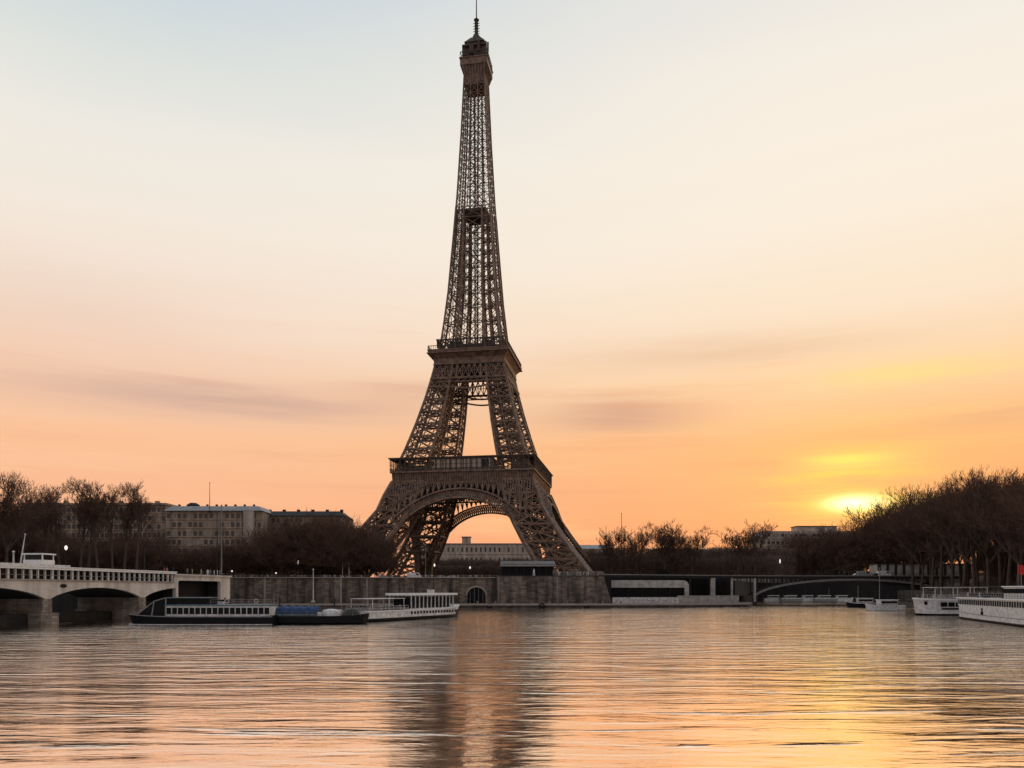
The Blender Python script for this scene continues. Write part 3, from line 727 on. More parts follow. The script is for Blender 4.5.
# left: long hall-like block seen over the trees
def bl(name, lab, px0, px1, ytop, Y, bays, floors, m, z0=None, depth=26, hw=(1.7, 2.4), rz=0):
    x0, x1 = PX(px0, Y), PX(px1, Y); zt = PZ(ytop, Y) - GL; L_ = x1 - x0
    t = thing(name, lab, 'building', ((x0 + x1) / 2, Y, GL), rz)
    MB().box((0, depth / 2, zt / 2), (L_, depth, zt)).build('wall', m, t)
    xs = [-L_ / 2 + L_ * (i + .5) / bays for i in range(bays)]
    fh = zt / floors
    zs = [zt - fh * (j + .55) for j in range(floors)]
    window_grid(t, xs, zs, -.06, hw[0], min(hw[1], fh * .62), GLASSW)
    for j in range(1, floors): MB().box((0, -.2, zt - fh * j + .2), (L_ + .5, .7, .4)).build('string_course', m, t)
    return t, L_, zt
t, L_, zt = bl('palace_wing', 'long brown stone apartment range with a flat roof, behind the tall trees by the bridge', 24, 166, 505, 430, 30, 9, FACADE)
MB().box((0, 12, zt + .5), (L_ + 1.4, 27, 1.0)).build('cornice', FACADE, t)
for i in range(7): MB().box((-30 + i * 10, 8, zt + 1.9), (2.2, 1.6, 2.2)).build('chimney', FACADE, t)
t, L_, zt = bl('central_block', 'stone block with pale attic roof, right of the long apartment range', 166, 262, 511, 425, 18, 8, FACADE)
MB().frustum((0, 11), L_ / 2 + .6, 13, zt, L_ / 2 - 2.5, 9, zt + 2.8).build('roof', ROOFM, t)
mb = MB(); mb.lathe((-15, 10, zt + 2.7), [(3.6, 0), (3.4, 1.5), (1.8, 2.6)], 12); mb.build('roof_lantern', DGREY, t)
for x in (L_ / 2 - 6.5,): MB().box((x, -.9, zt / 2), (5.6, 1.8, zt + .6)).build('pilaster_tower', FACADE2, t)
for i in range(9): MB().box((-20 + i * 5, 4, zt + 3.1), (1.0, 1.0, 1.6)).build('chimney', DGREY, t)
t, L_, zt = bl('right_wing', 'brown stone range stepping down behind the dark bare trees left of the tower', 262, 344, 516, 440, 18, 8, FACADE)
MB().frustum((0, 11), L_ / 2 + .6, 13, zt, L_ / 2 - 3, 7, zt + 3).build('roof', DGREY, t)
for i in range(6): MB().box((-20 + i * 8, 6, zt + 3.2), (1.6, 1.2, 1.8)).build('chimney', DGREY, t)
# behind the arch
t, L_, zt = bl('school_facade', 'pale stone building seen through the tower arch', 418, 539, 544, 760, 26, 4, FACADE2, hw=(1.5, 4.2))
x = PX(466, 760) - (PX(418, 760) + PX(539, 760)) / 2
MB().box((x, 8, zt + 3.4), (8, 8, 6.6)).build('roof_turret', FACADE, t); MB().box((x, 8, zt + 7), (9.4, 9.4, .8)).build('turret_cornice', FACADE, t)
MB().box((0, 12, zt + .3), (L_ + 1, 26, .7)).build('cornice', ROOFM, t)
# right apartment block
t, L_, zt = bl('apartment_block', 'pale modern apartment block with rows of windows below the sunset', 762, 862, 531, 640, 22, 7, FACADE2, hw=(2.2, 2.2))
MB().box((6, 12, zt + 2.1), (32, 14, 4)).build('roof_storey', FACADE2, t); MB().box((6, 12, zt + 4.3), (33.5, 15.5, .4)).build('roof', DGREY, t)
t, L_, zt = bl('distant_house', 'low distant house with pale roof behind the three small trees', 560, 612, 549, 700, 10, 5, FACADE)
MB().frustum((0, 12), L_ / 2 + .4, 13.4, zt, L_ / 2 - 6, 4, zt + 4).build('roof', ROOFM, t)
t, L_, zt = bl('distant_block', 'long low distant building above the clipped trees right of the tower', 650, 760, 551, 900, 26, 5, FACADE)
MB().frustum((0, 12), L_ / 2 + .4, 13.4, zt, L_ / 2 - 6, 4, zt + 3).build('roof', ROOFM, t)

# ------------------------------------------------------------------ trees
def tree_mesh(seed, H, bare, width, lv, kids, twig_r=.055, tr=.55, droop=.0, lean=0.0, fine=1.0, multi=1):
    rg = random.Random(seed); T = MB(); C = MB()
    def perp(d, a):
        u = d.cross(Vector((0, 0, 1)));
        if u.length < .05: u = Vector((1, 0, 0))
        u.normalize(); v = d.cross(u); return u * math.cos(a) + v * math.sin(a)
    def grow(p, d, L0, r, level):
        nseg = 3 if level < lv - 1 else 2
        pts = [p]; q = p.copy(); dd = d.copy()
        for i in range(nseg):
            dd = (dd + perp(dd, rg.uniform(0, 2 * PI)) * (.16 if level else .05) + Vector((0, 0, .10 if level else .0))).normalized()
            q = q + dd * (L0 / nseg); pts.append(q.copy())
        rs = [max(r * (1 - .45 * i / nseg), twig_r * .6) for i in range(nseg + 1)]
        (T if level <= 2 else C).tube(pts, rs, 7 if level == 0 else (5 if level <= 2 else 3), caps=level == 0)
        if level == lv: return
        n = kids[level]
        for k in range(n):
            if level == 0: t = rg.uniform(.62, 1.0) if k else 1.0
            else: t = rg.uniform(.25, 1.0) if k else 1.0
            s = t * nseg; i = min(int(s), nseg - 1); pos = pts[i].lerp(pts[i + 1], s - i)
            spread = rg.uniform(.35, .95) if level else rg.uniform(.25, width)
            az_ = 2 * PI * k / n + rg.uniform(-.5, .5) + level
            nd = (dd * math.cos(spread) + perp(dd, az_) * math.sin(spread)); nd.z += .12 - droop; nd.normalize()
            grow(pos, nd, L0 * rg.uniform(*((.42, .62) if level else (LR[0], LR[1]))), r * (.52 if level else .42), level + 1)
    crown = H * (1 - bare)
    LR = (crown / (H * bare + .01) * .45, crown / (H * bare + .01) * .62)
    grow(Vector((0, 0, -1)), Vector((lean, 0, 1)).normalized(), H * bare + 1, tr, 0)
    # normalise to the asked height
    zm = max(v[2] for v in C.v); k = H / zm
    for m_ in (T, C): m_.v = [(x * k, y * k, z * k if z > 0 else z) for x, y, z in m_.v]
    return T, C
def proto(name, lab, cat, group, args, tm=BARK, cm=TWIG):
    T, C = tree_mesh(**args); r = thing(name, lab, cat, (0, -500, 0), 0, group)
    T.build('trunk', tm, r); C.build('crown', cm, r); return r
PR = {}
K5 = [7, 5, 5, 5, 4]
G = {}
def usep(key, group): return PR[key], group
specs = {
 'plane1': ('bare_plane_tree', dict(seed=1, H=30, bare=.36, width=.75, lv=5, kids=K5)),
 'plane2': ('bare_plane_tree', dict(seed=2, H=30, bare=.30, width=.85, lv=5, kids=K5)),
 'plane3': ('bare_plane_tree', dict(seed=5, H=30, bare=.42, width=.7, lv=5, kids=[6, 5, 5, 5, 4])),
 'slim1': ('tall_slim_tree', dict(seed=11, H=30, bare=.5, width=.5, lv=5, kids=[6, 5, 5, 4, 4], tr=.42)),
 'slim2': ('tall_slim_tree', dict(seed=12, H=30, bare=.55, width=.6, lv=5, kids=[6, 5, 5, 4, 4], tr=.42)),
 'small1': ('small_bare_tree', dict(seed=21, H=18, bare=.36, width=.9, lv=5, kids=[8, 5, 5, 4, 3], tr=.3, twig_r=.065)),
 'small2': ('small_bare_tree', dict(seed=22, H=18, bare=.40, width=.8, lv=5, kids=[7, 5, 5, 4, 3], tr=.3, twig_r=.065)),
 'dense1': ('dense_bare_tree', dict(seed=31, H=20, bare=.12, width=1.15, lv=5, kids=[12, 7, 5, 5, 3], twig_r=.08, tr=.4)),
 'dense2': ('dense_bare_tree', dict(seed=32, H=20, bare=.10, width=1.25, lv=5, kids=[12, 7, 5, 5, 3], twig_r=.08, tr=.4)),
}
for k, (nm, a) in specs.items():
    PR[k] = proto(nm, nm.replace('_', ' '), 'tree', 'trees', a)
used = set()
def place(key, x, y, z, H, group, pend):
    """pend collects (x/y, object) so labels can be numbered from the left once the row is complete"""
    base = specs[key][1]['H']; p = PR[key]
    if key not in used:
        KIDS[p.name] = [(c, []) for c in bpy.data.objects if c.parent == p]
    sc = H / base; rz = random.uniform(0, 2 * PI); w = sc * random.uniform(.9, 1.1)
    if key not in used:
        used.add(key); p.location = (x, y, z); p.rotation_euler = (0, 0, rz); p.scale = (w, w, sc); o = p
    else: o = dup(p, (x, y, z), rz, (w, w, sc))
    o['group'] = group; pend.append((x / y, o)); return o
def number(pend, text):
    pend.sort(key=lambda t: t[0])
    for i, (_, o) in enumerate(pend): o['label'] = text.format(nth(i))
rt = random.Random(5)
# left: tall ones behind the bridge
P_ = []
for px, yt, Y, k in ((-14, 462, 236, 'plane1'), (6, 468, 240, 'plane2'), (22, 492, 262, 'plane3'), (-40, 470, 230, 'plane2')): place(k, PX(px, Y), Y, GL, PZ(yt, Y) - GL, 'big trees at the left end of the bridge', P_)
number(P_, 'broad bare tree at the left end of the bridge, {} from the left')
P_ = []
for px, yt, Y, k in ((48, 480, 270, 'slim2'), (60, 483, 280, 'slim1'), (80, 477, 262, 'slim1'), (88, 476, 270, 'slim2'), (98, 477, 262, 'slim1'), (113, 480, 265, 'slim2'), (124, 479, 272, 'slim1'), (136, 482, 268, 'slim2')):
    place(k, PX(px, Y), Y, GL, PZ(yt, Y) - GL, 'tall slim trees behind the bridge', P_)
number(P_, 'tall slim bare tree rising behind the stone bridge, {} from the left')
P_ = []
prof_l = [(-30, 500), (10, 500), (30, 515), (60, 530), (100, 535), (140, 525), (160, 538), (185, 545), (210, 540), (235, 538), (255, 545), (275, 524), (300, 512), (320, 509), (345, 515), (362, 522), (385, 534), (400, 553)]
def topy(t, x):
    for (a, b), (c, d) in zip(t[:-1], t[1:]):
        if x <= c: return b + (d - b) * (x - a) / (c - a)
    return t[-1][1]
for row, (Y0, n, dy_) in enumerate(((300, 26, 10), (352, 27, 0), (385, 27, 3))):
    for i in range(n):
        px = -20 + 412 * (i + rt.random() * .6) / n
        if row == 0 and px > 145 and px < 230: continue
        Y = Y0 + rt.uniform(-8, 8)
        if px > 375: Y = min(Y, 366)
        x = PX(px, Y)
        if Y < QY + 8 and x > -128 + (QY - Y) * .35 - 5: Y = 350 + rt.uniform(0, 8); x = PX(px, Y)
        place(rt.choice(('dense1', 'dense2')), x, Y, GL, PZ(topy(prof_l, px) + dy_ + rt.uniform(-3, 8), Y) - GL, 'dense dark trees behind the left quay', P_)
number(P_, 'dense dark bare tree in the mass behind the left quay, {} counted from the left')
# centre right
P_ = []
for px, yt, Y, k in ((611, 527, 470, 'small2'), (637, 520, 470, 'small1'), (664, 519, 462, 'small2'), (671, 524, 478, 'small1'), (692, 524, 460, 'small1'), (602, 545, 500, 'small1')):
    place(k, PX(px, Y), Y, GL, PZ(yt, Y) - GL, 'small trees right of the tower', P_)
number(P_, 'small bare tree right of the tower, {} from the left')
P_ = []
for px, yt, Y, k in ((738, 524, 455, 'small1'), (754, 519, 462, 'small2')): place(k, PX(px, Y), Y, GL, PZ(yt, Y) - GL, 'pair of trees left of the apartment block', P_)
number(P_, 'round bare tree just left of the apartment block, {} of the pair')
# clipped trees
def clipped(seed, w=11, h=15, z0=3.5, n=2600):
    rg = random.Random(seed); T = MB(); C = MB()
    T.tube([(0, 0, -1), (.1, 0, 3), (0, .1, 7)], [.3, .25, .15], 7)
    for i in range(10):
        a = 2 * PI * i / 10; T.tube([(0, 0, rg.uniform(3, 6)), (math.cos(a) * 2, math.sin(a) * 2, rg.uniform(6, 9)), (math.cos(a) * 4, math.sin(a) * 4, rg.uniform(8, 14))], [.14, .1, .04], 4, caps=False)
    for i in range(n):
        p = Vector((rg.uniform(-w / 2, w / 2), rg.uniform(-w / 2, w / 2), z0 + (h - z0) * rg.random() ** .9)); d = Vector((rg.gauss(0, .5), rg.gauss(0, .5), rg.uniform(.2, 1))).normalized()
        C.tube([p, p + d * rg.uniform(.8, 1.8)], [.075, .02], 3, caps=False)
    return T, C
CL = []
for s in (1, 2):
    T, C = clipped(s); r = thing('clipped_tree', 'clipped tree', 'tree', (0, -500, 0), 0, 'clipped trees in rows'); T.build('trunk', BARK, r); C.build('crown', TWIG_HAZE, r); CL.append(r)
clu = set()
def placec(x, y, H, pend, z=GL):
    k = rt.randrange(2); sc = H / 15; w = max(.9, min(sc, 1.25))
    if k not in clu: clu.add(k); o = CL[k]; o.location = (x, y, z); o.scale = (w, w, sc); KIDS[o.name] = [(c, []) for c in bpy.data.objects if c.parent == o]
    else: o = dup(CL[k], (x, y, z), rt.choice((0, PI / 2, PI)), (w, w, sc))
    pend.append((x / y, o))
P_ = []
for i in range(22): Y = 520; px = 596 + 186 * i / 21; placec(PX(px, Y), Y + rt.uniform(-3, 3), PZ(550 + 2 * math.sin(i * 1.7) + rt.uniform(0, 2), Y) - GL, P_)
for i in range(18): Y = 480; px = 590 + 182 * i / 17; placec(PX(px, Y), Y + rt.uniform(-3, 3), PZ(558 + rt.uniform(-2, 3), Y) - GL, P_)
number(P_, 'clipped bare tree in the brown rows right of the tower, {} from the left')
P_ = []
for i in range(17): Y = 600; px = 430 + 112 * i / 16; placec(PX(px, Y), Y, PZ(560 + rt.uniform(-1, 2), Y) - GL, P_)
for i in range(13): Y = 540; px = 432 + 110 * i / 12; placec(PX(px, Y), Y, PZ(566 + rt.uniform(-1, 2), Y) - GL, P_)
number(P_, 'low clipped bare tree seen through the tower arch, {} from the left')
# right grove
prof_r = [(770, 576), (790, 566), (802, 540), (812, 528), (835, 529), (850, 528), (870, 524), (885, 512), (900, 500), (915, 499), (928, 490), (945, 481), (960, 470), (985, 467), (1005, 470), (1024, 478), (1080, 470)]
P_ = []
for i in range(24):
    px = 790 + 150 * (i + rt.random() * .5) / 24; Y = 530 + rt.uniform(0, 40)
    x = PX(px, Y); z = max(GL, hgt(x, Y)) if x > 150 else GL; place(rt.choice(('dense1', 'dense2', 'plane2')), x, Y, z, PZ(topy(prof_r, px) + rt.uniform(-5, 2), Y) - z, 'trees of the far right bank below the sun', P_)
number(P_, 'dark bare tree beyond the steel bridge under the sun, {} from the left')
P_ = []
for row, (off, n, dy_) in enumerate(((11.2, 17, 4), (19, 15, 8), (30, 13, 14), (44, 11, 20), (60, 9, 24))):
    for i in range(n):
        Y = 152 + (372 - 152) * (i + rt.random() * .6) / n; x = xbank(Y) + off + rt.uniform(-1.2, 1.2) * (row > 0); px = 512 + F * x / Y
        if px > 1085 or Y > 372: continue
        z = hgt(x, Y) - .1; H = min(PZ(topy(prof_r, px) + dy_ * .6 + (-12 if px > 925 else -12 + (925 - px) * .3) + rt.uniform(0, 9), Y) - z, 44)
        place(rt.choice(('plane1', 'plane2', 'plane3', 'slim1')) if row < 3 else rt.choice(('plane1', 'plane2', 'dense1')), x, Y, z, H, 'bare plane trees of the right bank grove', P_)
number(P_, 'tall bare plane tree in the right bank grove, {} counted from the left')
P_ = []
for i in range(44):
    Y = 150 + 225 * (i + rt.random() * .5) / 44; x = xbank(Y) + 38 + rt.uniform(-6, 14); z = hgt(x, Y) - .2
    o = place(rt.choice(('dense1', 'dense2')), x, Y, z, rt.uniform(11, 17), 'undergrowth shrubs among the grove trunks', P_)
for _, o in P_: o['category'] = 'shrub'; o.name = 'bare_shrub'
number(P_, 'dark bare shrub among the trunks of the right grove, {} counted from the left')

# ------------------------------------------------------------------ boats
def hull_mb(L_, B, H, bow=.9, rake=2.0, stern=.85, n=24, blunt=.35):
    mb = MB(); st = []
    for i in range(n + 1):
        t = i / n; x = -L_ / 2 + L_ * t
        w = 1.0
        if t > 1 - blunt: s = (t - (1 - blunt)) / blunt; w = math.sqrt(max(0, 1 - s ** 2.2))
        if t < .12: w = stern + (1 - stern) * (t / .12)
        w = max(w, .04); sh = H + bow * max(0, (t - .6) / .4) ** 2 + .25 * max(0, (.15 - t) / .15)
        k = rake * max(0, (t - .8) / .2) ** 2
        b = B / 2 * w
        st.append([(x - k, -b * .75, -.6), (x - k * .4, -b, .3), (x, -b, sh), (x, b, sh), (x - k * .4, b, .3), (x - k, b * .75, -.6)])
    vs = [p for s in st for p in s]; fs = []
    for i in range(n):
        for k in range(6):
            a, b_ = i * 6 + k, i * 6 + (k + 1) % 6; fs.append((a, b_, b_ + 6, a + 6))
    fs += [tuple(range(6)), tuple(range(n * 6, n * 6 + 6))[::-1]]
    return mb.add(vs, fs)
def sheer(mb, L_, B, H, bow, z, w=.22, blunt=.35, stern=.85, n=24):
    for sd in (-1, 1):
        pr = None
        for i in range(n + 1):
            t = i / n; ww = 1.0
            if t > 1 - blunt: s = (t - (1 - blunt)) / blunt; ww = math.sqrt(max(0, 1 - s ** 2.2))
            if t < .12: ww = stern + (1 - stern) * (t / .12)
            p = Vector((-L_ / 2 + L_ * t, sd * (B / 2 * max(ww, .04) + .03), z + bow * max(0, (t - .6) / .4) ** 2))
            if pr is not None: mb.beam(pr, p, w)
            pr = p
    return mb
def rail(mb, x0, x1, y, z, h=1.0, step=1.5, w=.06):
    n = max(1, int(abs(x1 - x0) / step))
    for i in range(n + 1): x = x0 + (x1 - x0) * i / n; mb.box((x, y, z + h / 2), (w, w, h))
    for f_ in (.5, 1.0): mb.box(((x0 + x1) / 2, y, z + h * f_), (abs(x1 - x0), w, w))
    return mb
def cabin(t, x0, x1, B, z, h, nwin, mw, mroof, over=.5, wname='window', glassm=DARKG, rt_=.3):
    MB().box(((x0 + x1) / 2, 0, z + h / 2), (x1 - x0, B, h)).build('cabin', mw, t)
    w = (x1 - x0) / nwin
    for sd in (-1, 1):
        for i in range(nwin):
            MB().box((x0 + w * (i + .5), sd * (B / 2 + .03), z + h * .55), (w * .8, .08, h * .6)).build(wname, glassm, t)
    MB().box(((x0 + x1) / 2, 0, z + h + rt_ / 2), (x1 - x0 + 2 * over, B + 2 * over * .6, rt_)).build('roof', mroof, t)
def seats(t, x0, x1, B, z, m, step=1.2):
    mb = MB(); x = x0
    while x < x1:
        for y in np.arange(-B / 2 + .6, B / 2 - .5, 1.1): mb.box((x, y, z + .3), (.45, .9, .15)); mb.box((x - .22, y, z + .6), (.1, .9, .6))
        x += step
    return mb
# long dark sightseeing boat
t = thing('sightseeing_boat', 'long black sightseeing boat with sloping glass nose and pale window row below the bridge', 'boat', (PX(201, 166), 167, 0), PI + .01)
Lb = 30.5
hull_mb(Lb, 6.5, 1.7, .5, 1.5).build('hull', BLACK, t, fix=True)
sheer(MB(), Lb, 6.5, 1.5, 0, .12, .16).build('waterline_strake', OFFW, t)
sheer(MB(), Lb, 6.5, 1.7, .5, 1.72, .18).build('gunwale', GREYM, t)
cabin(t, -Lb / 2 + .5, 6.5, 5.6, 1.7, 2.2, 18, OFFW, TEAL, .2)
mb = MB(); vs = [(6.6, -2.8, 1.8), (13.0, -1.6, 2.0), (13.0, 1.6, 2.0), (6.6, 2.8, 1.8), (6.6, -2.5, 5.6), (9.2, -2.1, 4.9), (9.2, 2.1, 4.9), (6.6, 2.5, 5.6)]
mb.add(vs, [(0, 1, 5, 4), (1, 2, 6, 5), (2, 3, 7, 6), (3, 0, 4, 7), (4, 5, 6, 7), (3, 2, 1, 0)]); nose = mb.build('glass_nose', DARKG, t, fix=True)
mb = MB()
for y in (-1, 1):
    for p, q in (((6.6, 2.8 * y, 1.8), (6.6, 2.5 * y, 5.6)), ((6.6, 2.5 * y, 5.6), (9.2, 2.1 * y, 4.9)), ((9.2, 2.1 * y, 4.9), (13, 1.6 * y, 2)), ((9.2, 2.1 * y, 4.9), (9.6, 2.3 * y, 1.9))): mb.beam(p, q, .22)
mb.beam((9.2, -2.1, 4.9), (9.2, 2.1, 4.9), .2); mb.beam((13, -1.6, 2), (13, 1.6, 2), .3); mb.beam((6.6, -2.5, 5.6), (6.6, 2.5, 5.6), .2); mb.beam((11, -1.9, 3.5), (11, 1.9, 3.5), .15)
mb.build('frame', GREYM, nose)
MB().box((2.2, 0, 4.9), (8.6, 4.9, 1.2)).build('upper_cabin', DARKG, t); MB().box((2.2, 0, 5.6), (9.2, 5.3, .18)).build('upper_roof', TEAL, t)
rail(rail(MB(), -15, -2.6, -2.7, 4.2), -15, -2.6, 2.7, 4.2).build('railing', GREYM, t)
# barge with the blue cover
t = thing('covered_barge', 'black barge with a blue tarpaulin amidships and pale curved covers aft', 'boat', (PX(320, 171), 171, 0), .03)
hull_mb(21, 6, 1.6, .5, 1.2).build('hull', BLACK, t, fix=True); sheer(MB(), 21, 6, 1.6, .5, 1.66, .16).build('gunwale', DGREY, t)
mb = MB(); n = 18; pr = None; rg = random.Random(2)
vs = []; fs = []
for i in range(n + 1):
    x = -9.8 + 9.6 * i / n; k = .18 * math.sin(i * 1.9) + rg.uniform(-.08, .08)
    for j in range(9): a = PI * j / 8; vs.append((x, -2.5 * math.cos(a), 2.0 + (1.75 + k) * math.sin(a) ** .7))
for i in range(n):
    for j in range(8): a = i * 9 + j; fs.append((a, a + 1, a + 10, a + 9))
fs += [tuple(range(9))[::-1], tuple(range(n * 9, n * 9 + 9))]
mb.add(vs, fs); mb.build('tarpaulin', BLUE, t, fix=True); MB().box((-5, 0, 1.85), (10, 5.2, .5)).build('coaming', TEAL, t)
for x, l in ((2.4, 4.6), (6.6, 3.6)):
    mb = MB(); vs = []; fs = []
    for i in range(9):
        a = PI * i / 8
        for j in range(7): b = PI * j / 6; vs.append((x - l / 2 * math.cos(a) * 1.0, -2.1 * math.cos(b) * max(.15, math.sin(a)), 1.7 + 1.5 * math.sin(b) * max(.08, math.sin(a) ** .6)))
    for i in range(8):
        for j in range(6): a = i * 7 + j; fs.append((a, a + 1, a + 8, a + 7))
    mb.add(vs, fs); mb.build('curved_cover', OFFW if x < 5 else DGREY, t, smooth=True, fix=True)
rail(rail(MB(), -10, 9, -2.8, 1.7, .9), -10, 9, 2.8, 1.7, .9).build('railing', GREYM, t)
# white passenger boat
a_ = Vector((PX(352, 178), 178, 0)); b_ = Vector((PX(457, 222), 222, 0)); c_ = (a_ + b_) / 2; Lb = (b_ - a_).length
t = thing('passenger_boat', 'white passenger boat with flat canopy and windowed deck beside the quay wall', 'boat', (c_.x, c_.y, 0), math.atan2(b_.y - a_.y, b_.x - a_.x))
hull_mb(Lb, 7, 1.5, .8, 2).build('hull', BLACK, t, fix=True)
hm = hull_mb(Lb - .3, 7.1, 2.3, .8, 2); hm.v = [(x, y, max(z, .75)) for x, y, z in hm.v]; hm.build('white_topsides', OFFW, t, fix=True)
sheer(MB(), Lb, 7.1, 2.3, .8, 2.35, .25).build('gunwale', WHITE, t)
for i in range(16):
    MB().box((-5 + i * 1.45, -3.58, 1.7), (.8, .08, .6)).build('porthole', DARKG, t)
for i in range(12):
    for y in (-3.1, 3.1): MB().box((-4.5 + i * 1.9, y, 4.2), (.22, .22, 3.4)).build('canopy_post', OFFW, t)
MB().box((6.2, 0, 4.0), (20.5, 4.6, 3.0)).build('saloon_glass', DARKG, t)
MB().box((6.2, 0, 6.15), (24, 7.0, .55)).build('canopy', WHITE, t); MB().box((6.2, 0, 2.55), (23, 6.6, .3)).build('deck', OFFW, t)
seats(t, -21, -7, 6, 2.3, GREYM).build('bench_seats', GREYM, t)
mb = rail(rail(MB(), -22, -6, -3.2, 2.4, 1.1), -22, -6, 3.2, 2.4, 1.1); mb.box((-14, 0, 5.2), (14, 6.0, .15))
for x in (-20.5, -14, -7.5):
    for y in (-2.9, 2.9): mb.box((x, y, 3.8), (.12, .12, 2.8))
mb.build('awning_frame', OFFW, t)
# low motor boats between barge and passenger boat
for (px, Y, lab) in ((338, 190, 'small grey motor boat with white cuddy between the barge and the passenger boat'), (372, 196, 'small dark motor boat moored against the left side of the passenger boat')):
    t = thing('motor_boat', lab, 'boat', (PX(px, Y), Y, 0), .3)
    hull_mb(8, 2.8, 1.2, .5, 1.2).build('hull', OFFW if px < 350 else BLACK, t, fix=True); MB().frustum((-.3, 0), 1.8, 1.1, 1.1, 1.2, .8, 2.5).build('cuddy', WHITE, t); MB().box((.2, 0, 1.9), (2.3, 2.1, .4)).build('window', DARKG, t)
# jetty behind the boats, with poles
t = thing('floating_jetty', 'long floating jetty between the moored boats and the quay wall', 'jetty')
MB().box((-66, 232, .6), (86, 5, 1.0)).build('deck', DGREY, t)
for x in (-100, -84, -68, -52, -36): MB().tube([(x, 234.2, -1), (x, 234.2, 5.0)], .22).build('pile', DGREY, t)
mb = rail(MB(), -108, -24, 229.7, 1.1, 1.0, 2); mb.build('railing', GREYM, t)
# right: round-bowed white boat
t = thing('river_cruiser', 'white round bowed river cruiser with open upper rails, moored ahead of the longer white boat', 'boat', (PX(912, 229) + 10.5, 229, 0), PI + .06)
hm = hull_mb(21, 6.4, 4.4, .35, 2.2, blunt=.45); hm.build('hull', OFFW, t, fix=True)
hm = hull_mb(21.1, 6.5, .45, .1, 2.2, blunt=.45); hm.build('boot_top', BLACK, t, fix=True)
sheer(MB(), 21, 6.4, 4.4, .35, 4.45, .45, blunt=.45).build('gunwale', WHITE, t)
for i in range(6):
    for sd in (-1, 1): MB().box((-7.4 + i * 2.15, sd * 3.22, 3.1), (1.85, .1, 1.25)).build('window', DARKG, t)
MB().box((-3, 3.3, 1.9), (14, .12, .5)).build('stripe', DGREY, t); MB().box((7.2, 0, 3.5), (2.5, 4.7, .9)).build('bow_window', DARKG, t)
mb = MB()
for y in (-2.9, 2.9):
    rail(mb, -10, 6.2, y, 4.5, 1.3, 1.6, .09)
    for x in (-9.5, -4.5, .5, 5.8): mb.box((x, y, 6.2), (.14, .14, 3.4))
    mb.box((-1.8, y, 7.9), (16, .16, .22))
for x in (-9.5, -4.5, .5, 5.8): mb.box((x, 0, 7.9), (.16, 5.8, .18))
mb.build('upper_frame', OFFW, t); seats(t, -9, 4.5, 5.5, 4.5, OFFW).build('bench_seats', GREYM, t)
MB().tube([(9.2, 0, 4.7), (9.2, 0, 6.3)], .07).build('jackstaff', GREYM, t)
# right: long white boat leaving the frame
a_ = Vector((PX(971, 205), 205, 0)); b_ = Vector((101, 148, 0)); d_ = (b_ - a_).normalized(); Lb = 62; c_ = a_ + d_ * Lb / 2
t = thing('restaurant_boat', 'long white restaurant boat with a row of square windows, nearest at the right bank', 'boat', (c_.x, c_.y, 0), math.atan2(-d_.y, -d_.x))
hm = hull_mb(Lb, 8, 3.4, .5, 1.2, blunt=.1); hm.build('hull', OFFW, t, fix=True); hull_mb(Lb + .1, 8.1, .5, .1, 1.2, blunt=.1).build('boot_top', BLACK, t, fix=True)
sheer(MB(), Lb, 8, 3.4, .5, 1.5, .12, blunt=.1).build('rubbing_strake', GREYM, t)
MB().box((-1, 0, 4.2), (Lb - 5, 7.6, 1.8)).build('cabin', OFFW, t); MB().box((-1, 0, 5.25), (Lb - 4, 8.2, .3)).build('roof', WHITE, t)
nw = 34
for i in range(nw):
    for sd in (-1, 1): MB().box((-Lb / 2 + 4 + (Lb - 8.5) * i / (nw - 1), sd * 3.82, 4.25), (1.05, .1, 1.15)).build('window', DARKG, t)
mb = MB()
for y in (-3.6, 3.6): rail(mb, -29, 27, y, 5.4, 1.1, 1.8, .08)
mb.build('railing', GREYM, t)
mb = MB()
for x in np.arange(-6, 27, 4.6):
    for y in (-3, 3): mb.box((x, y, 6.7), (.14, .14, 2.6))
    mb.box((x, 0, 8), (.16, 6, .16))
for y in (-3, 3): mb.box((10.3, y, 8), (33, .16, .18))
mb.build('awning_frame', DGREY, t); seats(t, -4, 26, 6, 5.4, DGREY, 1.6).build('bench_seats', DGREY, t)
kx = -4.5
MB().box((kx - 6, 0, 6.6), (9, 5.6, 2.3)).build('wheelhouse', OFFW, t); MB().box((kx - 6, 0, 7.0), (9.1, 5.7, .9)).build('wheelhouse_window', DARKG, t); MB().box((kx - 6, 0, 7.9), (10, 6.2, .25)).build('wheelhouse_roof', WHITE, t)
# anchor in its recess
q = 9.5; mb = MB(); y = 4.15 ; y = 4.1
for sd in (1, -1):
    mb.box((Lb / 2 - 26, sd * y, 2.3), (.25, .16, 1.4)); mb.box((Lb / 2 - 26, sd * y, 1.7), (1.3, .18, .3)); mb.box((Lb / 2 - 26.6, sd * y, 1.95), (.25, .18, .7)); mb.box((Lb / 2 - 25.4, sd * y, 1.95), (.25, .18, .7)); mb.box((Lb / 2 - 26, sd * y, 2.9), (.7, .18, .3))
mb.build('anchor', BLACK, t)
